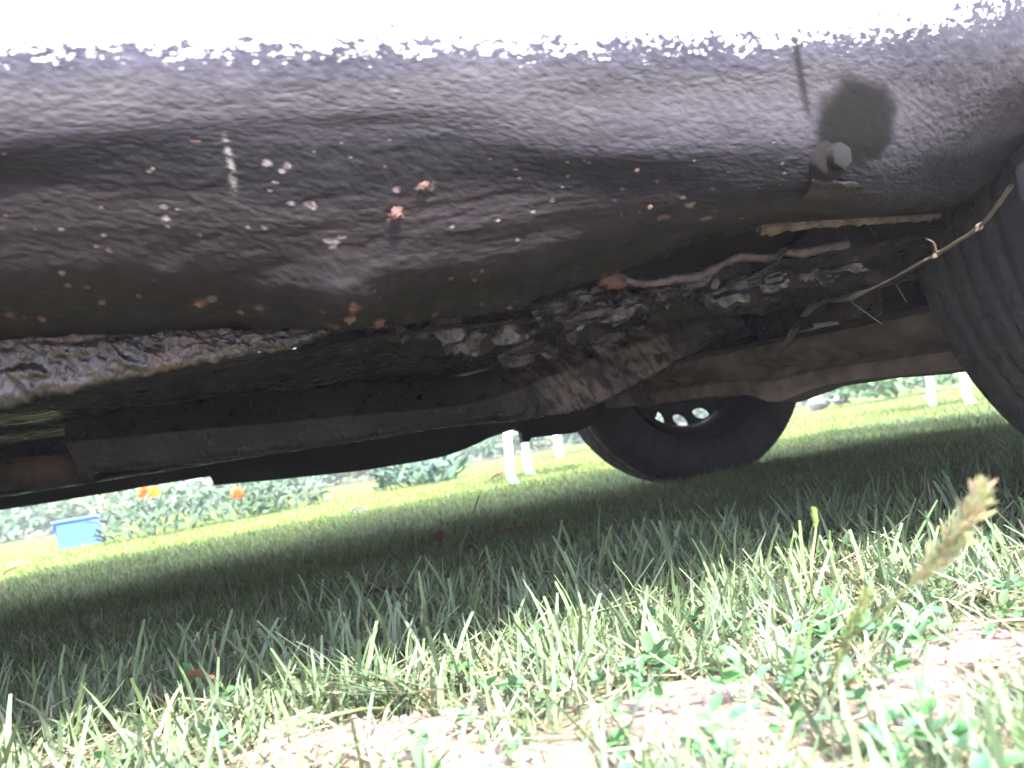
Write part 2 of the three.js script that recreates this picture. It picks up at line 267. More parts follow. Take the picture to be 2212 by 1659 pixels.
const sillDisp = (p, u, v) => {
  const w = v * NR, X = p.x, low = sst(2.6, 4.4, w), wav = sst(-0.12, 0.1, X) * sst(0.6, 0.3, X) * sst(3.4, 4.4, w);
  let d = 0.0018 * fbm3(X * 10, p.y * 30, 1, 3) * sst(1, 2.6, w) + 0.0007 * low * fbm3(X * 60, p.y * 110, p.z * 60, 3) + 0.0012 * wav * fbm3(X * 18 + p.y * 30, p.y * 150 - X * 12, 3, 3);
  d += 0.005 * sst(-0.12, 0.0, X) * sst(0.45, 0.3, X) * sst(4.9, 6, w) * fbm3(X * 32, p.y * 60, 5, 4);
  return -d;
};
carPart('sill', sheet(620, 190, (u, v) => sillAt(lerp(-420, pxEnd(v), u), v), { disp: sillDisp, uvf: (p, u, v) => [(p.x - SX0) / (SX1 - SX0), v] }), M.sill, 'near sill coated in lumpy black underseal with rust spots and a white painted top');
// turned-under back of the sill, closing it
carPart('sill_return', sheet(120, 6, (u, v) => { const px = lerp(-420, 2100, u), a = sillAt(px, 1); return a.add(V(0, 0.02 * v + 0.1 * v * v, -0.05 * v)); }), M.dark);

carPart('arch_lip', sheet(60, 8, (u, v) => { const w = lerp(0.05, 1, u), q = sillAt(pxEnd(w), w); return q.add(V(0.012 * v, 0.004 * v, -0.09 * v)); }, { disp: (p) => 0.001 * fbm3(p.x * 60, p.y * 60, p.z * 60, 2) }), M.black);
carPart('sill_gap_blocker', sheet(120, 8, (u, v) => { const px = lerp(-420, 2150, u), q = px < 700 ? P(px, interp(RAIL[7][0], px) + 36, 0.598) : P(px, interp([[640, 728], [860, 706], [1100, 664], [1290, 616], [1500, 588], [1640, 562], [1830, 537], [1960, 505], [2100, 470]], px) + 16, 0.609); q.y = lerp(q.y, 0.47, v); q.z -= 0.03 * v; return q; }), M.dark);  // dark sheet added behind the sill gaps to keep interior light out

// rotten welded flange under the sill
const flTop = RAIL[7][0], flBot = [[-420, 925], [0, 872], [120, 848], [300, 808], [420, 785], [540, 768], [640, 748], [690, 728], [712, 716]];
const flange = sheet(760, 44, (u, v) => {
  const px = lerp(-420, 712, u), t = interp(flTop, px) - 12, b = interp(flBot, px) + 3 * Math.sin(px * 0.045) + 4 * fbm2(px * 0.02, 3, 3);
  const prof = [[0, 0, 0.574], [0.35, 0.3, 0.570], [0.62, 0.78, 0.571], [0.75, 1.0, 0.576], [0.85, 0.93, 0.588], [1, 0.1, 0.598]];
  return P(px, lerp(t, b, interp(prof.map((q) => [q[0], q[1]]), v)), interp(prof.map((q) => [q[0], q[2]]), v));
}, {
  disp: (p, u, v) => -(0.0038 * fbm3(p.x * 170 + p.y * 120, p.y * 170, p.z * 170, 4) + 0.003 * fbm3(p.x * 24, p.y * 190, 2, 3)),
  col: (p) => { const a = fbm3(p.x * 70, p.y * 120, 7, 4), b = fbm3(p.x * 22, p.y * 60, 3, 3), k = sst(-0.12, 0.22, a), r = sst(0.02, 0.3, b); return [lerp(lerp(0.007, 0.024, k), 0.036, r * k), lerp(lerp(0.0056, 0.0155, k), 0.018, r * k), lerp(lerp(0.0062, 0.0165, k), 0.0165, r * k)]; },
});
M.flange = new THREE.MeshPhysicalMaterial({ side: THREE.DoubleSide, vertexColors: true, roughness: 0.45, roughnessMap: scaled(roughTex, 18), bumpMap: scaled(grainTex, 26), bumpScale: 0.0016, clearcoat: 0.35, clearcoatRoughness: 0.3 });
carPart('sill_flange', flange, M.flange, 'flaking wet rusty welded flange below the sill');

// the same sill, flange and added dark sheet going on to the front wheel
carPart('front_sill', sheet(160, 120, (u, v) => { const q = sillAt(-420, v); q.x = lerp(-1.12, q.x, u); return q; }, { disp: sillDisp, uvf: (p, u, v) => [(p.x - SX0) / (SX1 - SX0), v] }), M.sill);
carPart('front_flange', sheet(200, 8, (u, v) => { const a = P(-420, lerp(interp(flTop, -420) - 12, 925, v), 0.572 + 0.006 * Math.abs(v - 0.6)); a.x = lerp(-1.12, a.x + 0.004, u); return a; }, { disp: (p) => 0.002 * fbm3(p.x * 90, p.y * 150, p.z * 90, 3), col: (p) => { const k = 0.6 + fbm3(p.x * 60, p.y * 120, 3, 3); return [0.03 * k, 0.021 * k, 0.02 * k]; } }), M.flange);
carPart('front_gap_blocker', sheet(20, 6, (u, v) => V(lerp(-1.2, -0.3, u), lerp(0.238, 0.47, v), -0.604 - 0.03 * v)), M.dark);

// inner sill seen where the outer one is rotted away
const IN = [
  [[[640, 728], [860, 706], [1100, 664], [1290, 616], [1500, 588], [1640, 562], [1830, 537], [1960, 505], [2100, 470]], 0.602],
  [[[640, 742], [860, 735], [1100, 700], [1290, 660], [1500, 632], [1640, 612], [1830, 586], [1960, 556], [2100, 520]], 0.625],
  [[[640, 752], [860, 762], [1100, 738], [1290, 715], [1500, 684], [1640, 664], [1830, 632], [1960, 604], [2100, 575]], 0.69],
  [[[640, 700], [860, 735], [1100, 725], [1290, 705], [1500, 676], [1640, 650], [1830, 600], [1960, 560], [2100, 530]], 0.80],
];
carPart('inner_sill', sheet(320, 50, (u, v) => { const px = lerp(640, 2080, u), w = v * 3; return P(px, interp(IN.map((r, k) => [k, interp(r[0], px)]), w), interp(IN.map((r, k) => [k, r[1]]), w)); }, {
  disp: (p) => -(0.007 * fbm3(p.x * 40, p.y * 90, p.z * 40, 4) + 0.009 * fbm3(p.x * 18, p.y * 34, p.z * 60, 3)),
  col: (p) => { const a = sst(0.02, 0.28, fbm3(p.x * 45, p.y * 150, p.z * 90, 4)); return [lerp(0.006, 0.03, a), lerp(0.0055, 0.021, a), lerp(0.0068, 0.0225, a)]; },
}), M.rail);
carPart('rust_seam', tube([[1290, 614, 0.597], [1330, 606, 0.595], [1400, 612, 0.597], [1470, 600, 0.597], [1510, 596, 0.598], [1561, 570, 0.6], [1595, 555, 0.6], [1669, 556, 0.601], [1696, 543, 0.602], [1723, 548, 0.602], [1775, 538, 0.604], [1831, 528, 0.605]].map((q) => P(...q)), 0.0026, 0.0042, { rough: 0.0022, freq: 260, seg: 160 }), M.flake);
carPart('sill_lip', tube(Array.from({ length: 12 }, (_, i) => { const px = lerp(1632, 2074, i / 11); return sillAt(px, 0.99).add(V(0, -0.002, 0.004)); }), 0.0046, 0.0036, { rough: 0.0034, freq: 300, seg: 150 }), Std({ color: lin(0.15, 0.115, 0.115), roughness: 0.7, map: scaled(dirtTex, 14), bumpMap: scaled(grainTex, 22), bumpScale: 0.0012 }), 'pinkish bare edge of the sill end');
carPart('rust_scab', blob(0.007, 1.3, 1, 0.8, 0.45, 2.2, 3).translate(...P(1325, 606, 0.592)), M.rust);
for (const [x, y, r, s] of [[856, 460, 0.0062, 1], [756, 688, 0.0062, 4], [820, 696, 0.0062, 7], [1098, 660, 0.006, 9], [430, 655, 0.005, 12], [760, 662, 0.004, 14], [725, 703, 0.0045, 17], [915, 402, 0.0045, 19], [1403, 448, 0.003, 23], [1375, 368, 0.0026, 29]]) {
  const q = spotAt(x, y).p; carPart('rust_scab', blob(r * 0.5, 1.25, 0.9, 0.45, 0.5, 5.5, s).rotateZ(s).translate(q.x, q.y, q.z + 0.001), M.rust);
}

// bolt through a plate at the rear end of the sill
{
  const b = spotAt(1800, 342).p, n = V(0.1, -0.15, 1).normalize(), q = new THREE.Quaternion().setFromUnitVectors(V(0, 0, 1), n);
  const place = (g, at) => g.applyQuaternion(q).translate(at.x, at.y, at.z);
  const head = new THREE.CylinderGeometry(0.0082, 0.0092, 0.009, 6).rotateX(Math.PI / 2), dome = new THREE.SphereGeometry(0.0076, 16, 8).scale(1, 1, 0.22).translate(0, 0, 0.004);
  carPart('bolt_washer', place(new THREE.LatheGeometry([[0.0001, 0], [0.011, 0.0005], [0.0135, -0.001], [0.0155, -0.005], [0.016, -0.012]].map((p) => new THREE.Vector2(...p)), 24).rotateX(Math.PI / 2), b.clone().add(V(-0.0012, 0.001, 0.002))), new THREE.MeshPhysicalMaterial({ side: THREE.DoubleSide, specularIntensity: 0.4, color: lin(0.030, 0.024, 0.026), roughness: 0.8, map: scaled(dirtTex, 30), bumpMap: scaled(grainTex, 24), bumpScale: 0.003 }));
  carPart('bolt', mergeGeometries([place(head, b.clone().add(V(0.0004, -0.0004, 0.0035))), place(dome, b.clone().add(V(0.0004, -0.0004, 0.0035)))]), new THREE.MeshPhysicalMaterial({ specularIntensity: 0.4, color: lin(0.016, 0.0155, 0.018), roughness: 0.75, bumpMap: scaled(grainTex, 14), bumpScale: 0.0006 }));
  const k = [[1722, 436], [1745, 392], [1800, 378], [1842, 398], [1838, 428], [1790, 440]].map(([x, y]) => { const s = spotAt(x, y).p; return s; });
  carPart('bracket_foot', sheet(30, 14, (u, v) => { const a = k[0].clone().lerp(k[4], u), c = k[1].clone().lerp(k[3], u), m = a.lerp(c, v); m.z += 0.004 + 0.004 * Math.sin(v * 3.1); return m; }, { disp: (p) => 0.002 * fbm3(p.x * 120, p.y * 120, 1, 3), col: (p, u, v) => { const t = sst(0.75, 0.2, v) * (0.75 + 0.8 * fbm3(p.x * 90, p.y * 90, 4, 3)); return [0.010 + 0.04 * t, 0.009 + 0.029 * t, 0.011 + 0.031 * t]; } }), M.rail);
}

// floor, rails and far side
carPart('floor_pan', sheet(260, 110, (u, v) => {
  const X = lerp(-2.0, 1.7, u), L = lerp(0.593, 1.93, v), h = interp([[-2, 0.25], [-1.3, 0.25], [0.25, 0.252], [0.38, 0.262], [0.5, 0.33], [0.6, 0.40], [0.75, 0.42], [1.7, 0.42]], X);
  const tun = 0.05 * sst(0.2, 0.06, Math.abs(L - 1.25)) * sst(0.45, 0.2, X), rib = 0.008 * Math.max(0, Math.sin(L * 38)) * sst(0.3, 0.0, X);
  return V(X, h + tun + rib, -L);
}, { disp: (p) => 0.003 * fbm3(p.x * 20, p.y * 20, p.z * 20, 3) + 0.010 * sst(-0.25, 0.05, p.x) * sst(-1.0, -0.8, p.z) * sst(-0.61, -0.67, p.z) * fbm3(p.x * 26, 2, p.z * 34, 4) }), M.underseal);
const RT_ = [[140, 957], [400, 930], [800, 894], [1000, 874], [1100, 848], [1240, 792], [1350, 750], [1470, 712], [1600, 660]], RB_ = [[176, 1024], [400, 1004], [700, 965], [1000, 918], [1200, 897], [1310, 862], [1400, 815], [1480, 770], [1610, 700]];
carPart('chassis_rail', sheet(420, 60, (u, v) => {
  const w = v * 4, L = 0.87 - 0.07 * sst(0.7, 1, u), pa = P(lerp(140, 1600, u), interp(RT_, lerp(140, 1600, u)), L), pb = P(lerp(176, 1610, u), interp(RB_, lerp(176, 1610, u)), L + 0.006);
  const pts = [pa.clone().add(V(0, 0.03, -0.02)), pa, pb, pb.clone().add(V(0, 0.003, -0.085)), pb.clone().add(V(0, 0.06, -0.1))], e = 0.06, i = Math.min(3, Math.floor(w)), t = w - i;
  const q = pts[i].clone().lerp(pts[i + 1], t);
  if (t > 1 - e * 3 && i < 3) q.lerp(pts[i + 1].clone().lerp(pts[i + 2], 0.12), ((t - 1 + e * 3) / (e * 3)) ** 2 * 0.5);
  return q;
}, {
  disp: (p, u) => -(0.0015 * fbm3(p.x * 50, p.y * 80, p.z * 50, 3) + sst(0.6, 0.76, u) * (0.004 * fbm3(p.x * 60, p.y * 80, p.z * 60, 3) + 0.0016 * fbm3(p.x * 260 + p.y * 120, p.y * 90, p.z * 90, 3))),
  col: (p, u, v) => { const t = sst(0.62, 0.8, u + 0.12 * fbm3(p.x * 18, p.y * 30, 2, 3)) * sst(0.97, 0.86, u), k = sst(-0.25, 0.25, 0.5 * fbm3(p.x * 60, p.y * 120, p.z * 60, 3) + 0.8 * fbm3(p.x * 300 + p.y * 160, p.y * 110, p.z * 110, 3)), d = 0.8 + 0.5 * fbm3(p.x * 12, p.y * 20, 9, 3); return [lerp(0.011 * d, lerp(0.008, 0.105, k), t), lerp(0.0098 * d, lerp(0.0068, 0.082, k), t), lerp(0.0105 * d, lerp(0.008, 0.083, k), t)]; },  // scaly rust, darkened at the far end as shade put into the colour
}), M.rail, 'box rail under the floor, scaly with rust where it rises to the axle');
// ragged scrap of sheet hanging from the floor
carPart('hanging_scrap', sheet(18, 14, (u, v) => P(lerp(972, 1022, u) + 12 * (1 - v), lerp(742, 792, v) - 16 * u + 6 * Math.sin(u * 7), 0.72 + 0.012 * Math.sin(u * 5 + v * 3)), { disp: (p) => 0.003 * fbm3(p.x * 80, p.y * 80, 3, 3), col: (p) => { const k = 0.7 + 0.8 * fbm3(p.x * 70, p.y * 70, 4, 3); return [0.07 * k, 0.075 * k, 0.068 * k]; } }), M.rail);
carPart('hanging_scrap', blob(0.02, 1.5, 0.55, 0.5, 0.5, 2, 31).rotateZ(0.5).translate(...P(1062, 708, 0.67)), M.black);
const FL = [[1010, 700, 0.66], [1075, 715, 0.65], [1110, 690, 0.63], [980, 690, 0.64], [1150, 745, 0.68], [1250, 640, 0.602], [1300, 632, 0.6], [1350, 640, 0.602], [1410, 625, 0.602], [1460, 640, 0.61], [1240, 720, 0.68], [1180, 690, 0.64], [1860, 520, 0.62], [1890, 500, 0.61], [1905, 540, 0.62], [1875, 555, 0.63], [1550, 640, 0.63], [1600, 610, 0.615], [1700, 590, 0.62], [1480, 745, 0.78], [1420, 770, 0.8], [1340, 790, 0.82], [880, 700, 0.6], [820, 706, 0.598], [1530, 720, 0.76], [1640, 660, 0.7]];
FL.forEach(([x, y, L], i) => { const c = P(x, y, L), a = rr(-0.6, 0.4), w = rr(0.008, 0.02), h = rr(0.005, 0.011), k = rr(0.6, 1.5); carPart('torn_flake', sheet(14, 8, (u, v) => V((u - 0.5) * w, (v - 0.5) * h * (1 - 0.5 * Math.abs(u - 0.5)) + 0.003 * Math.sin(u * 5 + i), 0.004 * Math.sin(v * 3 + u * 4 + i)).applyAxisAngle(V(0, 0, 1), a).applyAxisAngle(V(1, 0, 0), rr(-0.003, 0.003) + (i % 5 - 2) * 0.25).add(c), { disp: (p) => 0.004 * fbm3(p.x * 180, p.y * 180, p.z * 180, 3), col: (p) => { const q = k * (0.6 + 0.9 * Math.max(0, fbm3(p.x * 150, p.y * 150, 5, 3) + 0.2)); return [0.034 * q, 0.024 * q, 0.026 * q]; } }), M.rail); });
for (const [x, y, L, w, h, a, i] of [[930, 712, 0.605, 0.05, 0.016, 0.12, 1], [1040, 720, 0.63, 0.06, 0.022, 0.25, 2], [1130, 700, 0.62, 0.055, 0.018, 0.2, 3], [1210, 668, 0.603, 0.045, 0.014, 0.3, 4], [1290, 668, 0.61, 0.06, 0.018, 0.22, 5], [1380, 655, 0.605, 0.055, 0.014, 0.3, 6], [1480, 630, 0.605, 0.05, 0.012, 0.2, 7], [1590, 625, 0.612, 0.06, 0.016, 0.18, 8], [1700, 600, 0.612, 0.05, 0.014, 0.2, 9], [1800, 585, 0.615, 0.045, 0.016, 0.25, 10], [1150, 760, 0.72, 0.06, 0.02, 0.3, 11], [1330, 715, 0.70, 0.05, 0.018, 0.35, 12]]) {
  const c = P(x, y, L);   // crumpled flaps of torn sheet
  carPart('torn_flap', sheet(46, 18, (u, v) => { const e = 1 + 0.5 * fbm2(u * 6 + i * 3, i, 3); return V((u - 0.5) * w, (0.5 - v * e) * h, 0.006 * Math.sin(u * 7 + i * 2) + 0.005 * v * v).applyAxisAngle(V(0, 0, 1), a).add(c); }, { disp: (p) => 0.006 * fbm3(p.x * 90, p.y * 160, i, 4), col: (p, u, v) => { const q = Math.max(0, fbm3(p.x * 120, p.y * 260, i, 4)) * 1.6 + 0.35 * sst(0.8, 1, v); return [0.006 + 0.036 * q, 0.005 + 0.025 * q, 0.006 + 0.0265 * q]; } }), M.flange);
}
carPart('exhaust_pipe', tube([P(-700, 1098, 1.42), P(-200, 1046, 1.42), P(60, 1020, 1.42), P(205, 1008, 1.42)], 0.024, 0.024, { rough: 0.0012, freq: 60, ns: 24 }), M.axle, 'brown rusted exhaust pipe');
carPart('cable_loop', tube([[20, 862, 1.0], [45, 895, 1.0], [75, 920, 1.0], [120, 934, 1.0], [190, 930, 1.0], [300, 922, 0.99], [480, 908, 0.98]].map((q) => P(...q)), 0.002), M.pipe);
carPart('cross_member', sheet(60, 16, (u, v) => { const X = lerp(-1.6, 0.45, u), q = [[1.52, 0.27], [1.52, 0.224], [1.535, 0.216], [1.6, 0.216], [1.615, 0.224], [1.615, 0.27]], w = v * 5, i = Math.min(4, Math.floor(w)), t = w - i; return V(X, lerp(q[i][1], q[i + 1][1], t), -lerp(q[i][0], q[i + 1][0], t)); }, { disp: (p) => 0.001 * fbm3(p.x * 30, p.y * 30, p.z * 30, 3) }), M.underseal);
const farProf = [[1.872, 0.27], [1.872, 0.214], [1.874, 0.203], [1.88, 0.203], [1.882, 0.214], [1.884, 0.236], [1.9, 0.228], [1.93, 0.214], [1.96, 0.212], [1.99, 0.22], [2.02, 0.25], [2.035, 0.32], [2.045, 0.40]];
carPart('far_sill', sheet(90, 48, (u, v) => { const X = lerp(-1.15, 0.57, u), w = v * 12; return V(X, interp(farProf.map((q, k) => [k, q[1]]), w), -interp(farProf.map((q, k) => [k, q[0]]), w)); }, { disp: (p) => 0.0015 * fbm3(p.x * 20, p.y * 20, p.z * 20, 3) }), M.black);
{ // sheet-metal shield hanging by the far sill, with its tab
  const poly = (pts, L, d) => { const s = new THREE.Shape(), q = pts.map(([x, y]) => P(x, y, L)); q.forEach((p, i) => (i ? s.lineTo(p.x, p.y) : s.moveTo(p.x, p.y))); return new THREE.ExtrudeGeometry(s, { depth: d, bevelEnabled: true, bevelSize: 0.002, bevelThickness: 0.002, bevelSegments: 2 }).translate(0, 0, -L - d); };
  carPart('heat_shield', poly([[450, 940], [450, 1012], [464, 1046], [600, 1034], [780, 1015], [900, 996], [960, 984], [1000, 970], [1030, 957], [1056, 944], [1085, 934], [1110, 925], [1110, 880]], 1.78, 0.03), M.black);
  carPart('bracket', poly([[1108, 880], [1108, 924], [1126, 930], [1131, 954], [1143, 952], [1146, 944], [1242, 933], [1290, 910], [1290, 850]], 1.79, 0.02), M.black);
}
// rear axle beam across the car
{
  const b = P(1330, 838, 1.62), a = P(2125, 706, 0.668), d = V().subVectors(b, a), ax = d.clone().normalize(), sd = V(0, 1, 0).cross(ax).normalize(), upv = ax.clone().cross(sd);
  const prof = [[-0.012, 0.03], [-0.03, 0.022], [-0.034, 0.006], [-0.012, -0.009], [-0.028, -0.018], [-0.026, -0.036], [0.0, -0.04], [0.026, -0.034], [0.034, 0.0], [0.02, 0.026]];
  carPart('rear_axle', sheet(140, 220, (u, v) => {
    const w = u * prof.length, i = Math.floor(w) % prof.length, j = (i + 1) % prof.length, t = w - Math.floor(w), f = t * t * (3 - 2 * t), hump = Math.exp(-(((v - 0.34) / 0.07) ** 2));
    const s = -lerp(prof[i][0], prof[j][0], f) * (1 + 0.25 * hump), h = lerp(prof[i][1], prof[j][1], f);
    return a.clone().addScaledVector(d, v).addScaledVector(sd, s).addScaledVector(upv, h < -0.012 ? h * (1 + 0.42 * hump) : h);
  }, { closeU: true, disp: (p) => 0.0025 * fbm3(p.x * 40, p.y * 40, p.z * 26, 4), col: (p, u, v) => { const k = lerp(0.42, 1.25, sst(0.02, 0.3, v)) * (0.85 + 0.8 * fbm3(p.x * 14, p.y * 22, p.z * 10, 4) + 0.5 * fbm3(p.x * 90, p.y * 90, p.z * 60, 2)); return [0.195 * k, 0.146 * k, 0.118 * k]; } }), M.axleCol, 'dusty brown rusted rear axle beam');
  const c = a.clone().addScaledVector(d, 0.34);
  carPart('spring_pan', new THREE.LatheGeometry([[0.0, -0.03], [0.03, -0.03], [0.05, -0.022], [0.058, 0], [0.055, 0.012], [0.05, 0.014]].map((p) => new THREE.Vector2(...p)), 30).translate(c.x + 0.035, c.y + 0.0, c.z), M.axle);
  carPart('trailing_arm', tube([P(1400, 842, 1.42), P(1470, 815, 1.38), P(1560, 800, 1.36), P(1640, 800, 1.38)], 0.026, 0.03, { rough: 0.01, freq: 30, ns: 20 }), M.axle);
  const e = P(1392, 842, 1.40); carPart('arm_bush', new THREE.TorusGeometry(0.022, 0.01, 12, 24).rotateY(0.3).translate(e.x, e.y, e.z), M.axle);
  carPart('bump_stop', tube([P(1660, 790, 1.25), P(1655, 830, 1.25), P(1642, 862, 1.25)], 0.010, 0.004, { rough: 0.002, ns: 12 }), M.axle);
  carPart('brake_pipe', tube([[1480, 800, 1.3], [1600, 768, 1.15], [1700, 735, 1.0], [1800, 715, 0.9], [1900, 695, 0.82], [2010, 672, 0.76]].map((q) => P(...q)), 0.006, 0.006), M.pipe);
  carPart('brake_cable', tube([[1700, 745, 0.86], [1730, 690, 0.8], [1775, 650, 0.76], [1840, 640, 0.72], [1900, 600, 0.70], [1985, 540, 0.68]].map((q) => P(...q)), 0.004, 0.004, { rough: 0.001 }), M.pipe);
  carPart('arm_bracket', sheet(40, 30, (u, v) => P(lerp(1480, 1900, u), lerp(590, 760, v) - 110 * u + 30 * u * u, 0.86 + 0.08 * Math.sin(u * 4 + v * 2)), { disp: (p) => 0.008 * fbm3(p.x * 22, p.y * 22, p.z * 22, 4), col: (p) => { const k = 0.7 + 0.9 * fbm3(p.x * 25, p.y * 25, p.z * 25, 4); return [0.045 * k, 0.032 * k, 0.029 * k]; } }), M.rail);
}
carPart('wheel_house', mergeGeometries([sheet(40, 30, (u, v) => { const a = lerp(Math.PI * 1.0, -0.05, u); return V(WX + 0.37 * Math.cos(a), WY + 0.02 + 0.36 * Math.sin(a), -lerp(0.52, 0.80, v)); }), sheet(40, 20, (u, v) => { const a = lerp(Math.PI, 0, u), r = lerp(0.1, 0.38, v); return V(WX + r * Math.cos(a), WY + 0.05 + r * Math.sin(a), -0.80); })]), M.underseal);
carPart('wheel_house', mergeGeometries([sheet(40, 30, (u, v) => { const a = lerp(Math.PI, 0, u); return V(WX + 0.37 * Math.cos(a), WY + 0.02 + 0.36 * Math.sin(a), -lerp(1.72, 2.02, v)); })]), M.underseal);
carPart('rear_side_blocker', sheet(4, 4, (u, v) => V(lerp(1.1, 1.96, u), lerp(0.262, 0.9, v), -2.012)), M.dark);  // black sheet added to hide the bright inner face of the panel
carPart('rear_light_blocker', sheet(20, 6, (u, v) => V(1.62, lerp(0.23, 0.45, v), -lerp(0.46, 2.04, u))), M.dark);  // dark sheet added to shut out light from behind the axle
carPart('spare_wheel_well', new THREE.CylinderGeometry(0.33, 0.29, 0.2, 40).translate(1.33, 0.335, -1.25), M.underseal);

// wheels
const TYRE_R = 0.283, TW2 = 0.0875;
const tyreGeo = (() => {
  const pf = [[0.176, -0.072], [0.19, -0.084], [0.22, -0.0905], [0.25, -0.089], [0.268, -0.083], [0.277, -0.075], [0.2815, -0.064]];
  const pts = [...pf, ...Array.from({ length: 33 }, (_, i) => [0.2815 + 0.0018 * (1 - ((i - 16) / 17) ** 2), -0.062 + i * 0.003875]), ...pf.slice().reverse().map(([r, w]) => [r, -w])];
  const n = pts.length - 1;
  return sheet(620, n, (u, v) => {
    const k = Math.round(v * n), [r0, w] = pts[k], th = u * Math.PI * 2; let r = r0;
    if (r0 > 0.26) {
      let cut = 0; for (const g of [-0.034, -0.0115, 0.0115, 0.034]) cut = Math.max(cut, 0.4 * sst(0.0042, 0.0022, Math.abs(w - g)));
      const ph = (th * 52) / (Math.PI * 2), bend = Math.abs(w) > 0.03 ? (Math.abs(w) - 0.03) * 14 : 0, f = Math.abs(((ph + bend + 100) % 1) - 0.5) * 2;
      if (Math.abs(w) > 0.037) cut = Math.max(cut, 0.5 * sst(0.14, 0.05, f) * sst(0.272, 0.280, r0) * sst(0.05, 0.06, Math.abs(w)) * sst(0.072, 0.066, Math.abs(w))); else { const f2 = Math.abs(((ph * 1.0 + w * 30 + 100) % 1) - 0.5) * 2; cut = Math.max(cut, 0.4 * sst(0.1, 0.03, f2)); }
      r -= 0.0065 * cut;
    }
    r *= 1.03; return V(r * Math.cos(th), r * Math.sin(th), w);
  }, { closeU: true, uvf: (p, u, v) => [u * 1.8, v * 0.3] });
})();
const rimGeo = new THREE.LatheGeometry([[0.178, -0.078], [0.186, -0.078], [0.184, -0.068], [0.176, -0.062], [0.160, -0.05], [0.152, -0.01], [0.156, 0.03], [0.166, 0.05], [0.176, 0.06], [0.184, 0.07], [0.186, 0.078], [0.178, 0.078], [0.170, 0.06], [0.158, 0.045], [0.1515, 0.03]].map((p) => new THREE.Vector2(...p)), 72).rotateX(Math.PI / 2);
const discGeo = (() => {
  const s = new THREE.Shape().absarc(0, 0, 0.1585, 0, Math.PI * 2, false);
  for (let i = 0; i < 15; i++) {
    const a = (i / 15) * Math.PI * 2 - Math.PI / 2 + 0.042, h = new THREE.Path(), c = [0.138 * Math.cos(a), 0.138 * Math.sin(a)], t = a + Math.PI / 2 + 0.7;
    for (let k = 0; k <= 20; k++) { const p = (k / 20) * Math.PI * 2, x = 0.0225 * Math.cos(p), y = 0.0125 * Math.sin(p) * Math.abs(Math.sin(p)) ** 0.25; const X = c[0] + x * Math.cos(t) - y * Math.sin(t), Y = c[1] + x * Math.sin(t) + y * Math.cos(t); k ? h.lineTo(X, Y) : h.moveTo(X, Y); }
    s.holes.push(h);
  }
  const hub = new THREE.LatheGeometry([[0.0001, 0.062], [0.03, 0.062], [0.034, 0.05], [0.08, 0.05], [0.09, 0.056], [0.1, 0.04]].map((p) => new THREE.Vector2(...p)), 40).rotateX(Math.PI / 2);
  return [new THREE.ExtrudeGeometry(s, { depth: 0.004, bevelEnabled: false, curveSegments: 60 }).translate(0, 0, 0.036), hub];
})();
function makeWheel(label) {
  const w = new THREE.Group(); w.name = 'wheel'; w.userData.label = label;
  part(w, 'tyre', tyreGeo, M.rubber); part(w, 'rim', mergeGeometries([rimGeo.toNonIndexed(), discGeo[0].index ? discGeo[0].toNonIndexed() : discGeo[0], discGeo[1].toNonIndexed()].map((g) => { const c = g.clone(); for (const k of Object.keys(c.attributes)) if (!['position', 'normal', 'uv'].includes(k)) c.deleteAttribute(k); return c; })), M.steel);
  part(w, 'brake_drum', new THREE.LatheGeometry([[0.0001, -0.05], [0.06, -0.05], [0.09, -0.045], [0.098, -0.038], [0.098, 0.03]].map((p) => new THREE.Vector2(...p)), 40).rotateX(Math.PI / 2), M.black);
  const bp = new THREE.Shape(); bp.absarc(0, 0, 0.158, -Math.PI / 2 + 0.60, Math.PI * 1.5 - 0.56, false); bp.absarc(0, 0, 0.094, -Math.PI / 2 - 0.54, -Math.PI / 2 + 0.58, false);
  part(w, 'hole_blocker', new THREE.ExtrudeGeometry(bp, { depth: 0.004, bevelEnabled: false, curveSegments: 48 }).translate(0, 0, 0.0), M.black);  // plate added to block light through all but the lowest holes
  return w;
}
const nearRubber = M.rubber.clone(); nearRubber.color = lin(0.021, 0.0205, 0.023); nearRubber.roughness = 0.5;
const w0 = makeWheel('near rear wheel with worn dusty tread'); w0.position.set(WX, WY, -LN).sub(CAR); w0.rotation.set(0, -0.07, 0.05, 'YXZ'); car.add(w0);
[[WXF, -LF, Math.PI, 'far rear steel wheel with a ring of lit holes'], [WX - 2.45, -LN, 0, 'near front wheel'], [WX - 2.45, -LF, Math.PI, 'far front wheel']].forEach(([x, z, t, l]) => {
  const w = w0.clone(); w.position.set(x, WY, z).sub(CAR); w.rotation.set(0, t, 0);  w.userData.label = l; car.add(w);
});
w0.children[0].material = nearRubber;
// rotate the far wheel's ring of holes into place
car.children[car.children.length - 3].rotation.set(0, Math.PI - 0.07, 0, 'YXZ');

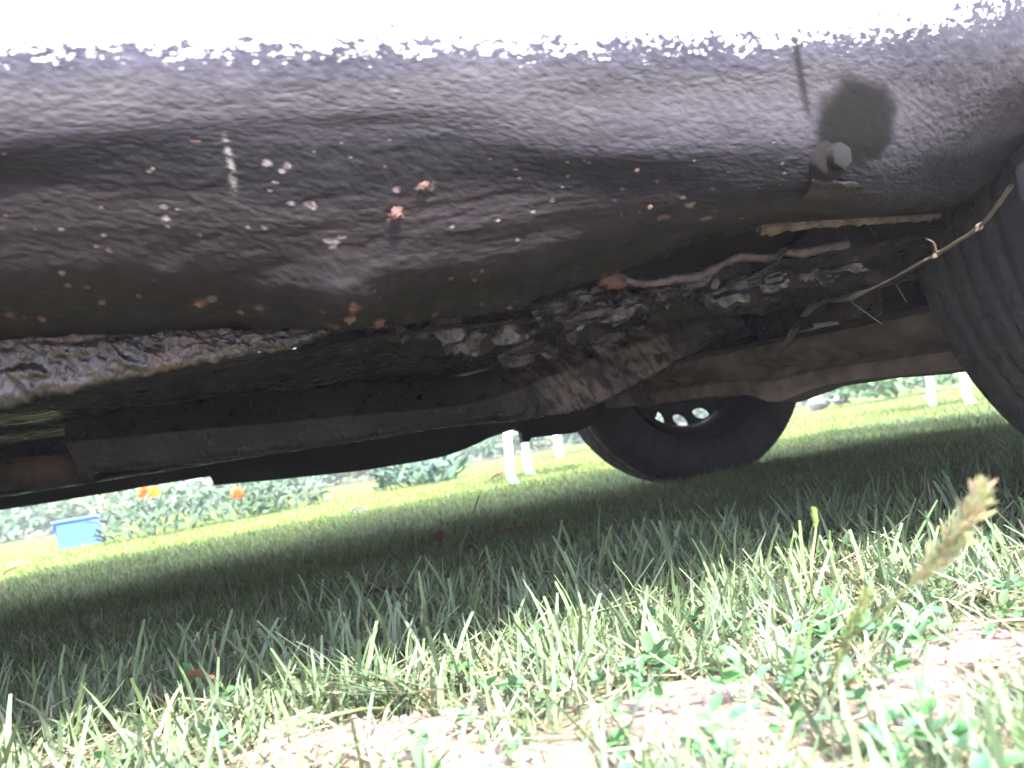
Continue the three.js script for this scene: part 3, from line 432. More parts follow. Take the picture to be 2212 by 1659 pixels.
// body above: side panels with wheel openings, doors, roof, glass
{
  const sidePanel = (bottomRear) => {
    const s = new THREE.Shape(); s.moveTo(1.98, 0.435); s.lineTo(1.96, 0.9); s.lineTo(1.5, 0.98); s.lineTo(-1.2, 0.95); s.lineTo(-2.15, 0.78); s.lineTo(-2.25, 0.435);
    const f = Math.asin((0.435 - WY) / 0.365), cf = 0.365 * Math.cos(f); s.lineTo(WX - 2.45 - cf, 0.435);
    s.absarc(WX - 2.45, WY, 0.365, Math.PI - f, f, true); s.lineTo(WX - cf, 0.435); s.absarc(WX, WY, 0.365, Math.PI - f, f, true);
    s.lineTo(WX + cf, 0.435); if (bottomRear) { s.lineTo(WX + 0.38, bottomRear); s.lineTo(1.97, bottomRear); } s.lineTo(1.98, 0.435); return s;
  };
  const ext = (s, d) => new THREE.ExtrudeGeometry(s, { depth: d, bevelEnabled: true, bevelSize: 0.006, bevelThickness: 0.006, bevelSegments: 3, curveSegments: 40 });
  carPart('side_panel', ext(sidePanel(0.26), 0.02).translate(0, 0, -0.458), M.paint, 'white near side of the body');
  carPart('side_panel', ext(sidePanel(0.25), 0.02).translate(0, 0, -2.055), M.paint, 'white far side of the body');
  for (const [x0, x1] of [[-1.02, -0.12], [-0.105, 0.62]]) for (const z of [-0.437, -2.075]) {
    const g = new RoundedBoxGeometry(x1 - x0, 0.52, 0.02, 3, 0.008).translate((x0 + x1) / 2, 0.462 + 0.26, z); carPart('door', g, M.paint);
  }
  const skin = (pts, l0, l1) => sheet(30, pts.length * 6, (u, v) => { const w = v * (pts.length - 1), X = interp(pts.map((p, k) => [k, p[0]]), w), H = interp(pts.map((p, k) => [k, p[1]]), w); return V(X, H + 0.03 * Math.sin(u * Math.PI), -lerp(l0, l1, u)); });
  carPart('bonnet', skin([[-2.25, 0.55], [-2.2, 0.76], [-1.9, 0.85], [-1.2, 0.95]], 0.45, 2.05), M.paint);
  carPart('windscreen', skin([[-1.2, 0.95], [-0.9, 1.17], [-0.55, 1.38]], 0.52, 1.98), M.glass);
  carPart('roof', skin([[-0.56, 1.38], [0.0, 1.43], [0.8, 1.42], [1.35, 1.36]], 0.58, 1.92), M.paint);
  carPart('rear_window', skin([[1.35, 1.36], [1.6, 1.18], [1.82, 0.96]], 0.55, 1.95), M.glass);
  carPart('tailgate', skin([[1.82, 0.96], [1.94, 0.9], [1.97, 0.7], [1.98, 0.5]], 0.45, 2.05), M.paint);
  carPart('rear_bumper', new RoundedBoxGeometry(0.14, 0.27, 1.6, 4, 0.04).translate(1.96, 0.385, -1.25), M.paint);
  carPart('front_bumper', new RoundedBoxGeometry(0.16, 0.3, 1.6, 4, 0.04).translate(-2.24, 0.40, -1.25), M.paint);
  for (const [z0, z1] of [[-0.44, -0.575], [-2.06, -1.925]]) {
    const win = (x0, x1, x2, x3) => sheet(4, 4, (u, v) => V(lerp(lerp(x0, x1, u), lerp(x2, x3, u), v), lerp(0.96, 1.36, v), lerp(z0, z1, v)));
    carPart('side_window', win(-1.1, -0.15, -0.5, -0.15), M.glass); carPart('side_window', win(-0.09, 1.6, -0.09, 1.25), M.glass);
    carPart('pillar', sheet(4, 4, (u, v) => V(lerp(-0.15, -0.09, u), lerp(0.95, 1.4, v), lerp(z0, z1, v) + 0.003 * Math.sign(z0 + 1.25))), M.paint);
  }
  carPart('front_floor', new THREE.BoxGeometry(0.9, 0.02, 1.1).translate(-1.7, 0.28, -1.25), M.black);
}

// ---------------------------------------------------------------- things on the lawn and beyond
// dry twig caught between sill and tyre
{
  const pts = [[1850, 640, 0.60], [1930, 600, 0.575], [1990, 566, 0.555], [2022, 550, 0.545], [2060, 527, 0.525], [2115, 490, 0.50], [2150, 450, 0.475], [2185, 400, 0.45]].map((q) => P(...q));
  const t = thing('dry_twig', pts[0], 'thin dry tan twig with nodes poking out beside the near tyre', 'twig');
  const loc = pts.map((p) => p.clone().sub(pts[0])), m = Std({ color: lin(0.075, 0.056, 0.04), roughness: 0.85, bumpMap: scaled(grainTex, 20), bumpScale: 0.0005 });
  part(t, 'stem', tube(loc, 0.0009, 0.0014, { rough: 0.0008, freq: 160, seg: 80 }), m);
  for (const k of [3, 5]) part(t, 'node', blob(0.0025, 1.7, 0.9, 0.9, 0.4, 2, k).rotateZ(0.6).translate(loc[k].x, loc[k].y, loc[k].z), m);
  part(t, 'side_shoot', tube([loc[3], loc[3].clone().add(V(-0.004, 0.008, 0.004)), loc[3].clone().add(V(-0.012, 0.012, 0.006))], 0.0012, 0.0006), m);
}
// hairs of dry grass hanging by the tyre
for (const [a, b, c] of [[[1880, 560, 0.72], [1925, 600, 0.7], [1958, 652, 0.69]], [[1790, 600, 0.78], [1850, 660, 0.76], [1905, 700, 0.75]]]) {
  const q = [a, b, c].map((k) => P(...k)), t = new THREE.Mesh(tube(q.map((k) => k.clone().sub(q[2])), 0.0005, 0.0004), Std({ color: lin(0.45, 0.42, 0.36), roughness: 0.7 }));
  t.name = numbered('dry_grass_hair'); t.position.copy(q[2]); shadowy(t); scene.add(t); tag(t, a[0] > 1850 ? 'pale hair of dry grass crossing the twig beside the near tyre' : 'pale hair of dry grass hanging left of the twig, in front of the axle', 'dry grass');
}

// white plastic garden chairs
function makeChair() {
  const c = new THREE.Group(); c.name = numbered('garden_chair'); scene.add(c);
  const sx = V(1, 0, 0);
  for (const [x, z] of [[-0.21, 0.21], [0.21, 0.21], [-0.2, -0.22], [0.2, -0.22]]) {
    const o = Math.sign(x), back = z < 0 ? -1 : 1;
    const g = bar([V(x - o * 0.035, 0.43, z - back * 0.02), V(x - o * 0.02, 0.28, z - back * 0.01), V(x - o * 0.01, 0.12, z), V(x + 0.004, 0.04, z + back * 0.01), V(x + 0.022, 0.0, z + back * 0.025)], 0.032, 0.032, sx, 0.95);
    part(c, 'leg', g, M.plastic);
  }
  part(c, 'seat', sheet(24, 24, (u, v) => V(lerp(-0.23, 0.23, u), 0.43 - 0.02 * Math.sin(u * Math.PI) * Math.sin(v * Math.PI) - 0.02 * (v > 0.9 ? (v - 0.9) * 10 : 0), lerp(0.24, -0.22, v))), M.plastic);
  const rim = new RoundedBoxGeometry(0.46, 0.05, 0.02, 2, 0.006); part(c, 'seat_rim', rim.translate(0, 0.415, 0.235), M.plastic);
  for (let i = 0; i < 7; i++) part(c, 'back_slat', bar([V(-0.17 + i * 0.057, 0.43, -0.22), V(-0.18 + i * 0.06, 0.62, -0.28), V(-0.18 + i * 0.06, 0.8, -0.33)], 0.034, 0.008, sx), M.plastic);
  part(c, 'back_rail', bar([V(-0.21, 0.77, -0.325), V(0, 0.83, -0.335), V(0.21, 0.77, -0.325)], 0.05, 0.014, V(0, 1, 0)), M.plastic);
  for (const o of [-1, 1]) part(c, 'armrest', bar([V(o * 0.22, 0.43, 0.2), V(o * 0.25, 0.6, 0.17), V(o * 0.26, 0.64, 0.0), V(o * 0.24, 0.66, -0.27)], 0.045, 0.014, sx), M.plastic);
  return c;
}
function seat(c, foot, px, toward, lx, lz) {        // put one foot of the chair where it stands, turned towards a second foot
  const f = G(...foot), g = toward[2] > 1 ? P(...toward) : G(...toward), d = g.clone().sub(f), turn = Math.atan2(-d.x, -d.z); c.rotation.y = turn;
  const o = V(lx, 0, lz).applyAxisAngle(V(0, 1, 0), turn); c.position.set(f.x - o.x, 0.004, f.z - o.z); return c;
}
const chair = makeChair(); tag(chair, 'white plastic garden chair behind the far rear wheel, legs on the sunny lawn', 'chair', 'white plastic garden chairs on the lawn');
seat(chair, [1103, 1036, 0.03], 0, [1166, 1009, 0.03], -0.21, 0.21);
const chair2 = chair.clone(); chair2.name = numbered('garden_chair'); scene.add(chair2); tag(chair2, 'white plastic garden chair seen just beside the near tyre, red cloth on it', 'chair', 'white plastic garden chairs on the lawn');
seat(chair2, [2088, 868, 0.03], 0, [2003, 853, 3.36], -0.21, 0.21);
const chair3 = chair.clone(); chair3.name = numbered('garden_chair'); scene.add(chair3); tag(chair3, 'white plastic garden chair farther back, one shaded leg just left of the far wheel', 'chair', 'white plastic garden chairs on the lawn');
seat(chair3, [1203, 984, 0.03], 0, [1240, 960, 0.04], -0.21, 0.21);
{
  const a = P(2086, 778, 3.1), t = thing('red_cloth', a, 'bright red cloth hanging down by the chair next to the near tyre', 'cloth');
  part(t, 'cloth', sheet(16, 20, (u, v) => V(lerp(-0.06, 0.25, u), lerp(0.28, -0.025, v) + 0.02 * Math.sin(u * 9), 0.02 * Math.sin(u * 14) + 0.03 * v)), M.red); 
}

// blue crate
{
  const c = P(163, 1146, 5.0), y0 = 0.015, w = 0.215, h = P(163, 1122, 5.0).y - y0, dp = 0.13, g = thing('plastic_crate', V(c.x, y0, c.z - 0.08), 'small blue plastic crate standing on the lawn below the marigolds', 'crate');
  g.rotation.y = 0.26;
  const wall = (x0, z0, x1, z1) => sheet(10, 8, (u, v) => { const k = lerp(0.9, 1, v); return V(lerp(x0, x1, u) * k, v * h, lerp(z0, z1, u) * k); });
  const W = w / 2, D = dp / 2;
  for (const q of [[-W, D, W, D], [W, D, W, -D], [W, -D, -W, -D], [-W, -D, -W, D]]) part(g, 'side', wall(...q), M.crate);
  part(g, 'bottom', new THREE.BoxGeometry(w * 0.88, 0.006, dp * 0.88).translate(0, 0.006, 0), M.crate);
  part(g, 'rim', mergeGeometries([[0, D + 0.004, w + 0.024, 0.012], [0, -D - 0.004, w + 0.024, 0.012], [W + 0.006, 0, 0.012, dp], [-W - 0.006, 0, 0.012, dp]].map(([x, z, a, b]) => new RoundedBoxGeometry(a, 0.014, b, 2, 0.004).translate(x, h, z))), M.crate);
  for (const o of [-1, 1]) part(g, 'handle', new RoundedBoxGeometry(0.012, 0.03, 0.07, 2, 0.004).translate(o * (W + 0.004), h - 0.03, 0), M.crate);
}

// leaves
function leafGeo(len, wid, { bend = 0.3, fold = 0.25, n = 6, lobes = 0, tint = [1, 1, 1], tip = tint } = {}) {
  return sheet(4, n, (u, v) => {
    const s = (u - 0.5) * 2, k = Math.sin(Math.PI * Math.min(1, v * 0.92 + 0.04)) ** 0.75 * (1 - 0.25 * v) * (lobes ? 0.75 + 0.35 * Math.abs(Math.sin(v * Math.PI * lobes)) : 1);
    return V(s * wid * 0.5 * k, bend * len * v * v * -0.6 + bend * len * v * 0.45 + Math.abs(s) * fold * wid * 0.5 * k, -v * len);
  }, { col: (p, u, v) => tint.map((c, i) => lerp(c, tip[i], v)) });
}
const jitter = (o, p, yaw, pitch, roll, s = 1) => { o.position.copy(p); o.rotation.set(pitch, yaw, roll, 'YXZ'); o.scale.setScalar(s); o.updateMatrix(); return o; };
const T = new THREE.Object3D();
const placeGeo = (g, p, yaw, pitch, roll, s) => g.clone().applyMatrix4(jitter(T, p, yaw, pitch, roll, s).matrix);

function foliagePlant(name, base, label, category, { leaves, h, r, len, wid, tint, group, stems = 6, lobes = 0, pitch = [0.1, 0.9], tr = 0.4 }) {
  const t = thing(name, base, label, category, group), gs = [], ss = [];
  for (let i = 0; i < stems; i++) { const a = rr(0, 6.28), k = rr(0.2, 1); ss.push(tube([V(0, 0, 0), V(Math.cos(a) * r * k * 0.4, h * 0.5, Math.sin(a) * r * k * 0.4), V(Math.cos(a) * r * k, h * rr(0.7, 1), Math.sin(a) * r * k)], 0.004, 0.0015, { ns: 5 })); }
  for (let i = 0; i < leaves; i++) {
    const a = rr(0, 6.28), k = Math.sqrt(rnd()), y = h * rr(0.12, 1) * (1.05 - 0.35 * k), sh = rr(0.6, 1.25), c = tint.map((e) => e * sh * rr(0.9, 1.1));
    gs.push(placeGeo(leafGeo(len * rr(0.6, 1.2), wid * rr(0.7, 1.2), { bend: rr(0.1, 0.7), lobes, tint: c, tip: c.map((e) => e * 1.25), n: 5 }), V(Math.cos(a) * r * k, y, Math.sin(a) * r * k), a + rr(-1.5, 1.5) - 1.57, rr(...pitch), rr(-0.6, 0.6), 1));
  }
  part(t, 'stem', mergeGeometries(ss), Std({ color: lin(0.1, 0.16, 0.05), roughness: 0.8 })); part(t, 'foliage', mergeGeometries(gs), leafMat(lin(1, 1, 1), tr));
  return t;
}
// marigolds
function flower(parent, at, r, c1, c2) {
  const gs = []; for (let k = 0; k < 5; k++) for (let i = 0; i < 14; i++) { const a = (i / 14) * 6.283 + k * 0.4, t = k / 4, c = i % 3 ? c1 : c2; gs.push(placeGeo(leafGeo(r * lerp(1, 0.45, t), r * 0.55, { bend: 0.5, tint: c2, tip: c, n: 4 }), V(0, r * 0.14 * k, 0), a, lerp(0.05, 1.1, t), 0, 1)); }
  part(parent, 'flower', mergeGeometries(gs).rotateX(0.9).translate(at.x, at.y, at.z), leafMat(lin(1, 1, 1), 0.3, 0.8));
}
for (const [px, py, L, r, lab, c1, c2] of [[313, 1066, 4.5, 0.038, 'marigold plant with two touching orange-red and yellow flowers above the lawn', [0.55, 0.035, 0.01], [0.72, 0.2, 0.01]], [513, 1066, 4.7, 0.036, 'marigold plant with a single orange flower under the hanging shield', [0.68, 0.09, 0.01], [0.74, 0.17, 0.01]]]) {
  const p = P(px, py, L), b = V(p.x, 0, p.z - 0.06), t = foliagePlant('marigold_plant', b, lab, 'flower plant', { leaves: 420, h: 0.24, r: 0.24, len: 0.06, wid: 0.018, tint: [0.07, 0.13, 0.065], lobes: 3, stems: 10 });
  flower(t, p.clone().sub(b), r, c1, c2); if (px < 400) flower(t, P(333, 1063, L).sub(b), r * 0.8, c2, [0.75, 0.33, 0.02]);
}
foliagePlant('silver_leaved_plant', P(620, 1090, 5.0).setY(0), 'bushy pale green plant to the right of the single orange marigold', 'plant', { leaves: 200, h: 0.17, r: 0.2, len: 0.07, wid: 0.024, tint: [0.08, 0.13, 0.075] });
foliagePlant('dark_leaved_plant', P(905, 1010, 5.2).setY(0), 'low dark green plant on the lawn left of the white chair legs', 'plant', { leaves: 330, h: 0.17, r: 0.26, len: 0.08, wid: 0.035, tint: [0.05, 0.11, 0.06] });
foliagePlant('broad_leaved_plant', P(1925, 835, 6.0).setY(0), 'leafy bright green plant behind the grey legs near the axle', 'plant', { leaves: 300, h: 0.34, r: 0.5, len: 0.13, wid: 0.06, tint: [0.08, 0.17, 0.05] });
{
  const b = P(215, 1100, 5.4).setY(0), t = thing('withered_maize', b, 'pale yellow-green withered maize leaves curling above the blue crate', 'plant'), gs = [];
  for (const [a, l, p, y] of [[0.4, 0.2, 0.9, 0.1], [2.0, 0.2, 1.0, 0.14], [3.6, 0.22, 0.7, 0.1], [1.2, 0.18, 0.2, 0.17], [5.0, 0.2, 0.15, 0.16], [4.4, 0.16, 0.8, 0.2], [1.7, 0.24, 0.0, 0.12]]) gs.push(placeGeo(leafGeo(l, 0.035, { bend: 1.0, tint: [0.34, 0.36, 0.18], tip: [0.5, 0.46, 0.28], n: 8 }), V(rr(-0.04, 0.04), y, 0), a, p, rr(-0.4, 0.4), 1));
  part(t, 'leaf', mergeGeometries(gs), leafMat(lin(1, 1, 1), 0.35)); part(t, 'stem', tube([V(0, 0, 0), V(0.01, 0.15, 0), V(-0.01, 0.3, 0)], 0.008, 0.005), Std({ color: lin(0.3, 0.33, 0.16), roughness: 0.8 }));
}
for (const [px, py, L, r, s, lab] of [[1770, 862, 6.3, 0.07, 3, 'grey garden stone at the lawn edge right of the far wheel'], [1815, 856, 6.5, 0.055, 8, 'smaller pale stone just right of the grey garden stone']]) {
  const p = P(px, py, L); const o = new THREE.Mesh(blob(r, 1.4, 0.8, 1, 0.3, 1.6, s).translate(0, r * 0.5, 0), M.stone); o.name = numbered('garden_stone'); o.position.set(p.x, Math.max(0, p.y - r), p.z); shadowy(o); scene.add(o); tag(o, lab, 'stone');
}

// ---------------------------------------------------------------- grass
function blade(out, x, z, h, w, yaw, lean, curl, base, tip, cut, nseg = 4, y0 = 0, lift = 0) {
  const dx = Math.sin(yaw), dz = Math.cos(yaw), k0 = out.pos.length / 3, twist = rr(-0.7, 0.7);
  let ang = lean, px = x, py = y0, pz = z;
  for (let i = 0; i <= nseg; i++) {
    const t = i / nseg, ww = w * 0.5 * (cut ? 1 - 0.35 * t * t : Math.pow(1 - t, 0.6)) * (0.75 + 0.6 * t * (1 - t)), a = yaw + Math.PI / 2 + twist * t, sx = Math.sin(a) * ww, sz = Math.cos(a) * ww;
    const c = base.map((b, e) => lerp(b, tip[e], t));
    out.pos.push(px - sx, py, pz - sz, px + sx, py + 0.0004, pz + sz); out.col.push(...c, ...c); out.uv.push(0, t, 1, t);
    if (i) { const q = k0 + 2 * i; out.idx.push(q - 2, q - 1, q + 1, q - 2, q + 1, q); }
    const st = h / nseg; px += dx * Math.sin(ang) * st; pz += dz * Math.sin(ang) * st; py = Math.max(py + Math.cos(ang) * st, 0.002 + lift); ang += curl / nseg;
  }
}
const fresh = () => ({ pos: [], col: [], uv: [], idx: [] });
function toGeo(o) { const g = new THREE.BufferGeometry(); g.setAttribute('position', new THREE.Float32BufferAttribute(o.pos, 3)); g.setAttribute('color', new THREE.Float32BufferAttribute(o.col, 3)); g.setAttribute('uv', new THREE.Float32BufferAttribute(o.uv, 2)); g.setIndex(o.idx); g.computeVertexNormals(); return g; }
const GREEN = [[0.092, 0.152, 0.062], [0.112, 0.172, 0.092], [0.12, 0.185, 0.075], [0.085, 0.14, 0.068], [0.135, 0.195, 0.125]], STRAW = [[0.42, 0.37, 0.23], [0.46, 0.41, 0.29], [0.38, 0.29, 0.20]];
const pick = (a) => a[Math.floor(rnd() * a.length)];
function tuft(n, r, h, w, dry, lean) {
  const o = fresh();
  for (let i = 0; i < n; i++) {
    const a = rr(0, 6.28), k = r * Math.sqrt(rnd()), g = rnd() < dry ? pick(STRAW) : pick(GREEN), s = rr(0.8, 1.2), isD = STRAW.includes(g);
    const b = isD ? g.map((e) => e * s) : [lerp(g[0], 0.3, 0.2) * s, lerp(g[1], 0.3, 0.2) * s, lerp(g[2], 0.2, 0.2) * s], tp = rnd() < 0.13 ? [0.34, 0.32, 0.2] : g.map((e) => e * s * 1.15);
    blade(o, Math.cos(a) * k, Math.sin(a) * k, h * rr(0.55, 1.15), w * rr(0.7, 1.25), rr(0, 6.28), rr(0.02, lean), rr(0, 0.9), b, tp, rnd() < 0.35);
  }
  return toGeo(o);
}
const grassMat = leafMat(lin(1, 1, 1), 0.42, 0.62);
const lawn = new THREE.Group(); lawn.name = 'lawn_grass'; scene.add(lawn); tag(lawn, 'short mown green lawn grass under and around the car', 'grass', null, 'stuff');
function scatter(parent, name, geos, count, spot, mat, tint) {
  const lists = geos.map(() => []);
  for (let i = 0; i < count; i++) { const s = spot(); if (s) lists[Math.floor(rnd() * geos.length)].push(s); }
  geos.forEach((g, k) => {
    const im = new THREE.InstancedMesh(g, mat, lists[k].length), c = new THREE.Color();
    lists[k].forEach((s, i) => { jitter(T, V(s.x, s.y, s.z), s.yaw ?? rr(0, 6.28), s.pitch ?? rr(-0.12, 0.12), s.roll ?? rr(-0.12, 0.12), s.s); im.setMatrixAt(i, T.matrix); im.setColorAt(i, tint ? tint(s, c) : c.setScalar(rr(0.8, 1.2))); });
    im.name = name; shadowy(im); im.userData.kind = 'stuff'; parent.add(im);
  });
}
const inWheel = (x, z) => (Math.abs(x - WX) < 0.1 || Math.abs(x - WX + 2.45) < 0.1) && (Math.abs(z + LN) < 0.1 || Math.abs(z + LF) < 0.1);
const nearTufts = Array.from({ length: 14 }, (_, i) => (i % 2 === 1 ? tuft(5, 0.022, rr(0.055, 0.08), 0.0048, 0.1, 1.5) : tuft(6, 0.02, rr(0.03, 0.05), 0.0038, i % 4 ? 0.08 : 0.3, 1.1)));
const midTufts = Array.from({ length: 8 }, () => tuft(10, 0.02, rr(0.034, 0.044), 0.0027, 0.05, 0.7));
const shadeTufts = Array.from({ length: 10 }, () => tuft(14, 0.024, rr(0.027, 0.036), 0.0021, 0.03, 0.55));
const farTufts = Array.from({ length: 8 }, () => tuft(15, 0.04, 0.032, 0.0036, 0.03, 0.7));
const tintYellow = (s, c) => { const n = 0.5 + 0.5 * fbm2(s.x * 1.5, s.z * 1.5, 3); return c.setRGB(rr(0.85, 1.2) * lerp(1, 1.2, n), rr(0.95, 1.25) * lerp(1, 1.15, n), rr(0.4, 0.65)); };
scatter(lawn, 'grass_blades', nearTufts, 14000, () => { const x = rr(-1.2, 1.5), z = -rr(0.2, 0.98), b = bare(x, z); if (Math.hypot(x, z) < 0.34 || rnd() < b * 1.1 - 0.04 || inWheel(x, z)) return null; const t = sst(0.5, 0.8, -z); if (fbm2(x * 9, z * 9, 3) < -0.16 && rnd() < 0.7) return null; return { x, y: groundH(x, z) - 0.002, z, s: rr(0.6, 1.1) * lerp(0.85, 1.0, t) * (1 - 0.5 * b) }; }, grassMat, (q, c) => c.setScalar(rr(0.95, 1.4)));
scatter(lawn, 'grass_blades', midTufts, 9000, () => { const x = rr(-1.5, 2.0), z = -rr(0.72, 1.35); if (inWheel(x, z) || rnd() > sst(0.7, 0.95, -z) + 0.15) return null; return { x, y: groundH(x, z) - 0.002, z, s: rr(0.7, 1.15) }; }, grassMat);
scatter(lawn, 'grass_blades', shadeTufts, 42000, () => { const x = rr(-1.8, 3.2), z = -rr(1.05, 2.7); if (inWheel(x, z)) return null; return { x, y: groundH(x, z) - 0.003, z, s: rr(0.75, 1.2) }; }, grassMat, (q, c) => { const k = rr(0.6, 1.0); return c.setRGB(k * 0.92, k, k * 0.62); });  // blades under the car tinted darker, shade put into their colour
scatter(lawn, 'grass_blades', farTufts, 110000, () => { const z = -(2.3 + 8.4 * Math.pow(rnd(), 1.25)), x = rr(-3.6, 5.6) * (-z / 6.5 + 0.25); return { x, y: -0.003, z, s: rr(0.7, 1.15) }; }, grassMat, tintYellow);
scatter(lawn, 'grass_blades', farTufts, 6000, () => { const z = rr(0.5, 7), x = rr(-6, 6); return { x, y: -0.003, z, s: rr(0.9, 1.6) }; }, grassMat, tintYellow);

// dry straw and clippings lying in the near grass
const litter = new THREE.Group(); litter.name = 'dry_clippings'; scene.add(litter); tag(litter, 'dry straw-coloured grass clippings lying in the near grass', 'clippings', null, 'stuff');
const strawGeos = Array.from({ length: 12 }, () => { const o = fresh(), g = pick(STRAW); blade(o, 0, 0, rr(0.014, 0.055), rr(0.0014, 0.0034), 0, rr(1.2, 1.5), rr(-0.3, 0.5), g, g.map((e) => e * 1.15), true, 6, 0.004, 0.003); return toGeo(o); });
scatter(litter, 'straw', strawGeos, 4200, () => { const x = rr(-0.9, 1.3), z = -rr(0.36, 1.0); if (bare(x, z) > 0.4 && rnd() < 0.75) return null; return { x, y: groundH(x, z) + 0.018 * rnd() * rnd() * (1 - bare(x, z)), z, s: rr(0.6, 1.2), pitch: rr(-0.3, 0.3), roll: rr(-0.5, 0.5) }; }, leafMat(lin(1, 1, 1), 0.25, 0.8));
// crumbs of soil on the bare patches
const crumbs = new THREE.Group(); crumbs.name = 'soil_crumbs'; scene.add(crumbs); tag(crumbs, 'pale crumbs of sandy soil on the bare ground', 'soil', null, 'stuff');
scatter(crumbs, 'crumb', [1, 2, 3, 4].map((s) => blob(0.0022, 1.2, 0.8, 1, 0.4, 1.8, s * 7, 1)), 5000, () => { const x = rr(-0.6, 1.1), z = -rr(0.38, 0.75); if (bare(x, z) < 0.35) return null; return { x, y: groundH(x, z), z, s: rr(0.3, 1.6), pitch: rr(0, 3), roll: rr(0, 3) }; }, Std({ color: lin(0.27, 0.21, 0.18), roughness: 0.95 }));
// small broad weed leaves among the near grass
const weeds = new THREE.Group(); weeds.name = 'weed_leaves'; scene.add(weeds); tag(weeds, 'small round-leaved weeds among the near grass, thickest at the bottom right', 'weeds', null, 'stuff');
const weedGeos = Array.from({ length: 5 }, () => { const gs = []; const n = 4 + Math.floor(rnd() * 4); for (let i = 0; i < n; i++) { const g = [rr(0.07, 0.11), rr(0.17, 0.23), rr(0.07, 0.10)]; gs.push(placeGeo(leafGeo(rr(0.012, 0.02), rr(0.008, 0.013), { bend: rr(0.1, 0.6), tint: g, tip: g.map((e) => e * 1.15), n: 6 }), V(rr(-0.008, 0.008), rr(0.002, 0.02), rr(-0.008, 0.008)), (i / n) * 6.28 + rr(-0.4, 0.4), rr(-0.1, 0.8), rr(-0.3, 0.3), 1)); } return mergeGeometries(gs); });
const weedC = G(1830, 1570), weedB = G(480, 1440);
scatter(weeds, 'weed', weedGeos, 230, () => { const r = rnd(); let x, z; if (r < 0.5) { const a = rr(0, 6.28), k = 0.2 * Math.sqrt(rnd()); x = weedC.x + Math.cos(a) * k * 1.3; z = weedC.z + Math.sin(a) * k; } else { x = rr(-0.6, 0.9); z = -rr(0.42, 0.8); if (bare(x, z) > 0.5 && rnd() < 0.8) return null; } return { x, y: groundH(x, z) + rr(0, 0.006), z, s: rr(0.45, 0.95) }; }, leafMat(lin(1, 1, 1), 0.4, 0.6));

// garden bed beyond the lawn
{
  const bed = new THREE.Group(); bed.name = 'undergrowth'; scene.add(bed); tag(bed, 'mixed green garden plants in the bed beyond the lawn', 'undergrowth', null, 'stuff');
  const geos = Array.from({ length: 6 }, () => { const gs = []; const tn = [rr(0.09, 0.15), rr(0.17, 0.23), rr(0.07, 0.11)]; for (let i = 0; i < 22; i++) { const s = rr(0.6, 1.3), c = tn.map((e) => e * s); gs.push(placeGeo(leafGeo(rr(0.06, 0.13), rr(0.025, 0.06), { bend: rr(0.2, 0.8), tint: c, tip: c, n: 4 }), V(rr(-0.12, 0.12), rr(0.02, 0.26), rr(-0.12, 0.12)), rr(0, 6.28), rr(-0.2, 1.0), rr(-0.5, 0.5), 1)); } return mergeGeometries(gs); });
  scatter(bed, 'plant_leaves', geos, 3000, () => { const z = -rr(10.6, 14.5), x = rr(-9, 12); return { x, y: (-z - 10.6) * 0.06 * rr(0, 1), z, s: rr(0.7, 1.6) }; }, leafMat(lin(1, 1, 1), 0.4), (s, c) => c.setScalar(rr(0.7, 1.3)));
  scatter(bed, 'plant_leaves', geos, 700, () => { const z = -rr(5.4, 7.8), x = rr(-5.6, -2.35) + (z + 5.4) * 0.22; return { x, y: 0, z, s: rr(0.5, 0.9) }; }, leafMat(lin(1, 1, 1), 0.4), (s, c) => c.setScalar(rr(0.6, 1.3)));
}

// single leaves, stalks and seed heads that stand out
function deadLeaf(px, py, h, len, wid, yaw, col, label) {
  const p = G(px, py, h), o = new THREE.Mesh(leafGeo(len, wid, { bend: 0.5, fold: 0.5, n: 10, lobes: 2, tint: col, tip: col.map((c) => c * 0.8) }).translate(0, 0, len / 2), leafMat(lin(1, 1, 1), 0.2, 0.8));
  o.name = numbered('dead_leaf'); o.position.copy(p); o.rotation.set(rr(-0.2, 0.3), yaw, rr(-0.5, 0.5), 'YXZ'); shadowy(o); scene.add(o); return tag(o, label, 'leaf');
}
deadLeaf(845, 1285, 0.03, 0.06, 0.04, 1.3, [0.10, 0.07, 0.045], 'large brown dead leaf half buried in the grass at the shadow edge');
deadLeaf(940, 1165, 0.05, 0.035, 0.03, 0.4, [0.10, 0.03, 0.025], 'dark red dead leaf in the shaded grass under the car');
deadLeaf(35, 1228, 0.045, 0.09, 0.06, 1.4, [0.28, 0.18, 0.09], 'brown dead leaf on the sunny lawn below the blue crate');
deadLeaf(1073, 1030, 0.045, 0.06, 0.05, 1.0, [0.22, 0.08, 0.04], 'rust-coloured leaf beside the foot of the white chair');
deadLeaf(2135, 1415, 0.012, 0.03, 0.016, 1.7, [0.42, 0.20, 0.13], 'reddish brown dead leaf on bare sandy ground');
deadLeaf(1815, 1480, 0.014, 0.018, 0.013, 0.6, [0.40, 0.25, 0.15], 'small tan dead leaf under the green grass spike');
deadLeaf(1110, 1146, 0.055, 0.05, 0.012, 1.5, [0.15, 0.09, 0.045], 'narrow orange-brown dead blade in the shaded grass');
deadLeaf(430, 1465, 0.03, 0.025, 0.02, 0.9, [0.17, 0.085, 0.055], 'small pinkish brown dead leaf in the lit grass');
deadLeaf(775, 1103, 0.05, 0.05, 0.04, 1.2, [0.6, 0.56, 0.5], 'pale whitish leaf on the sunny lawn by the shadow edge');
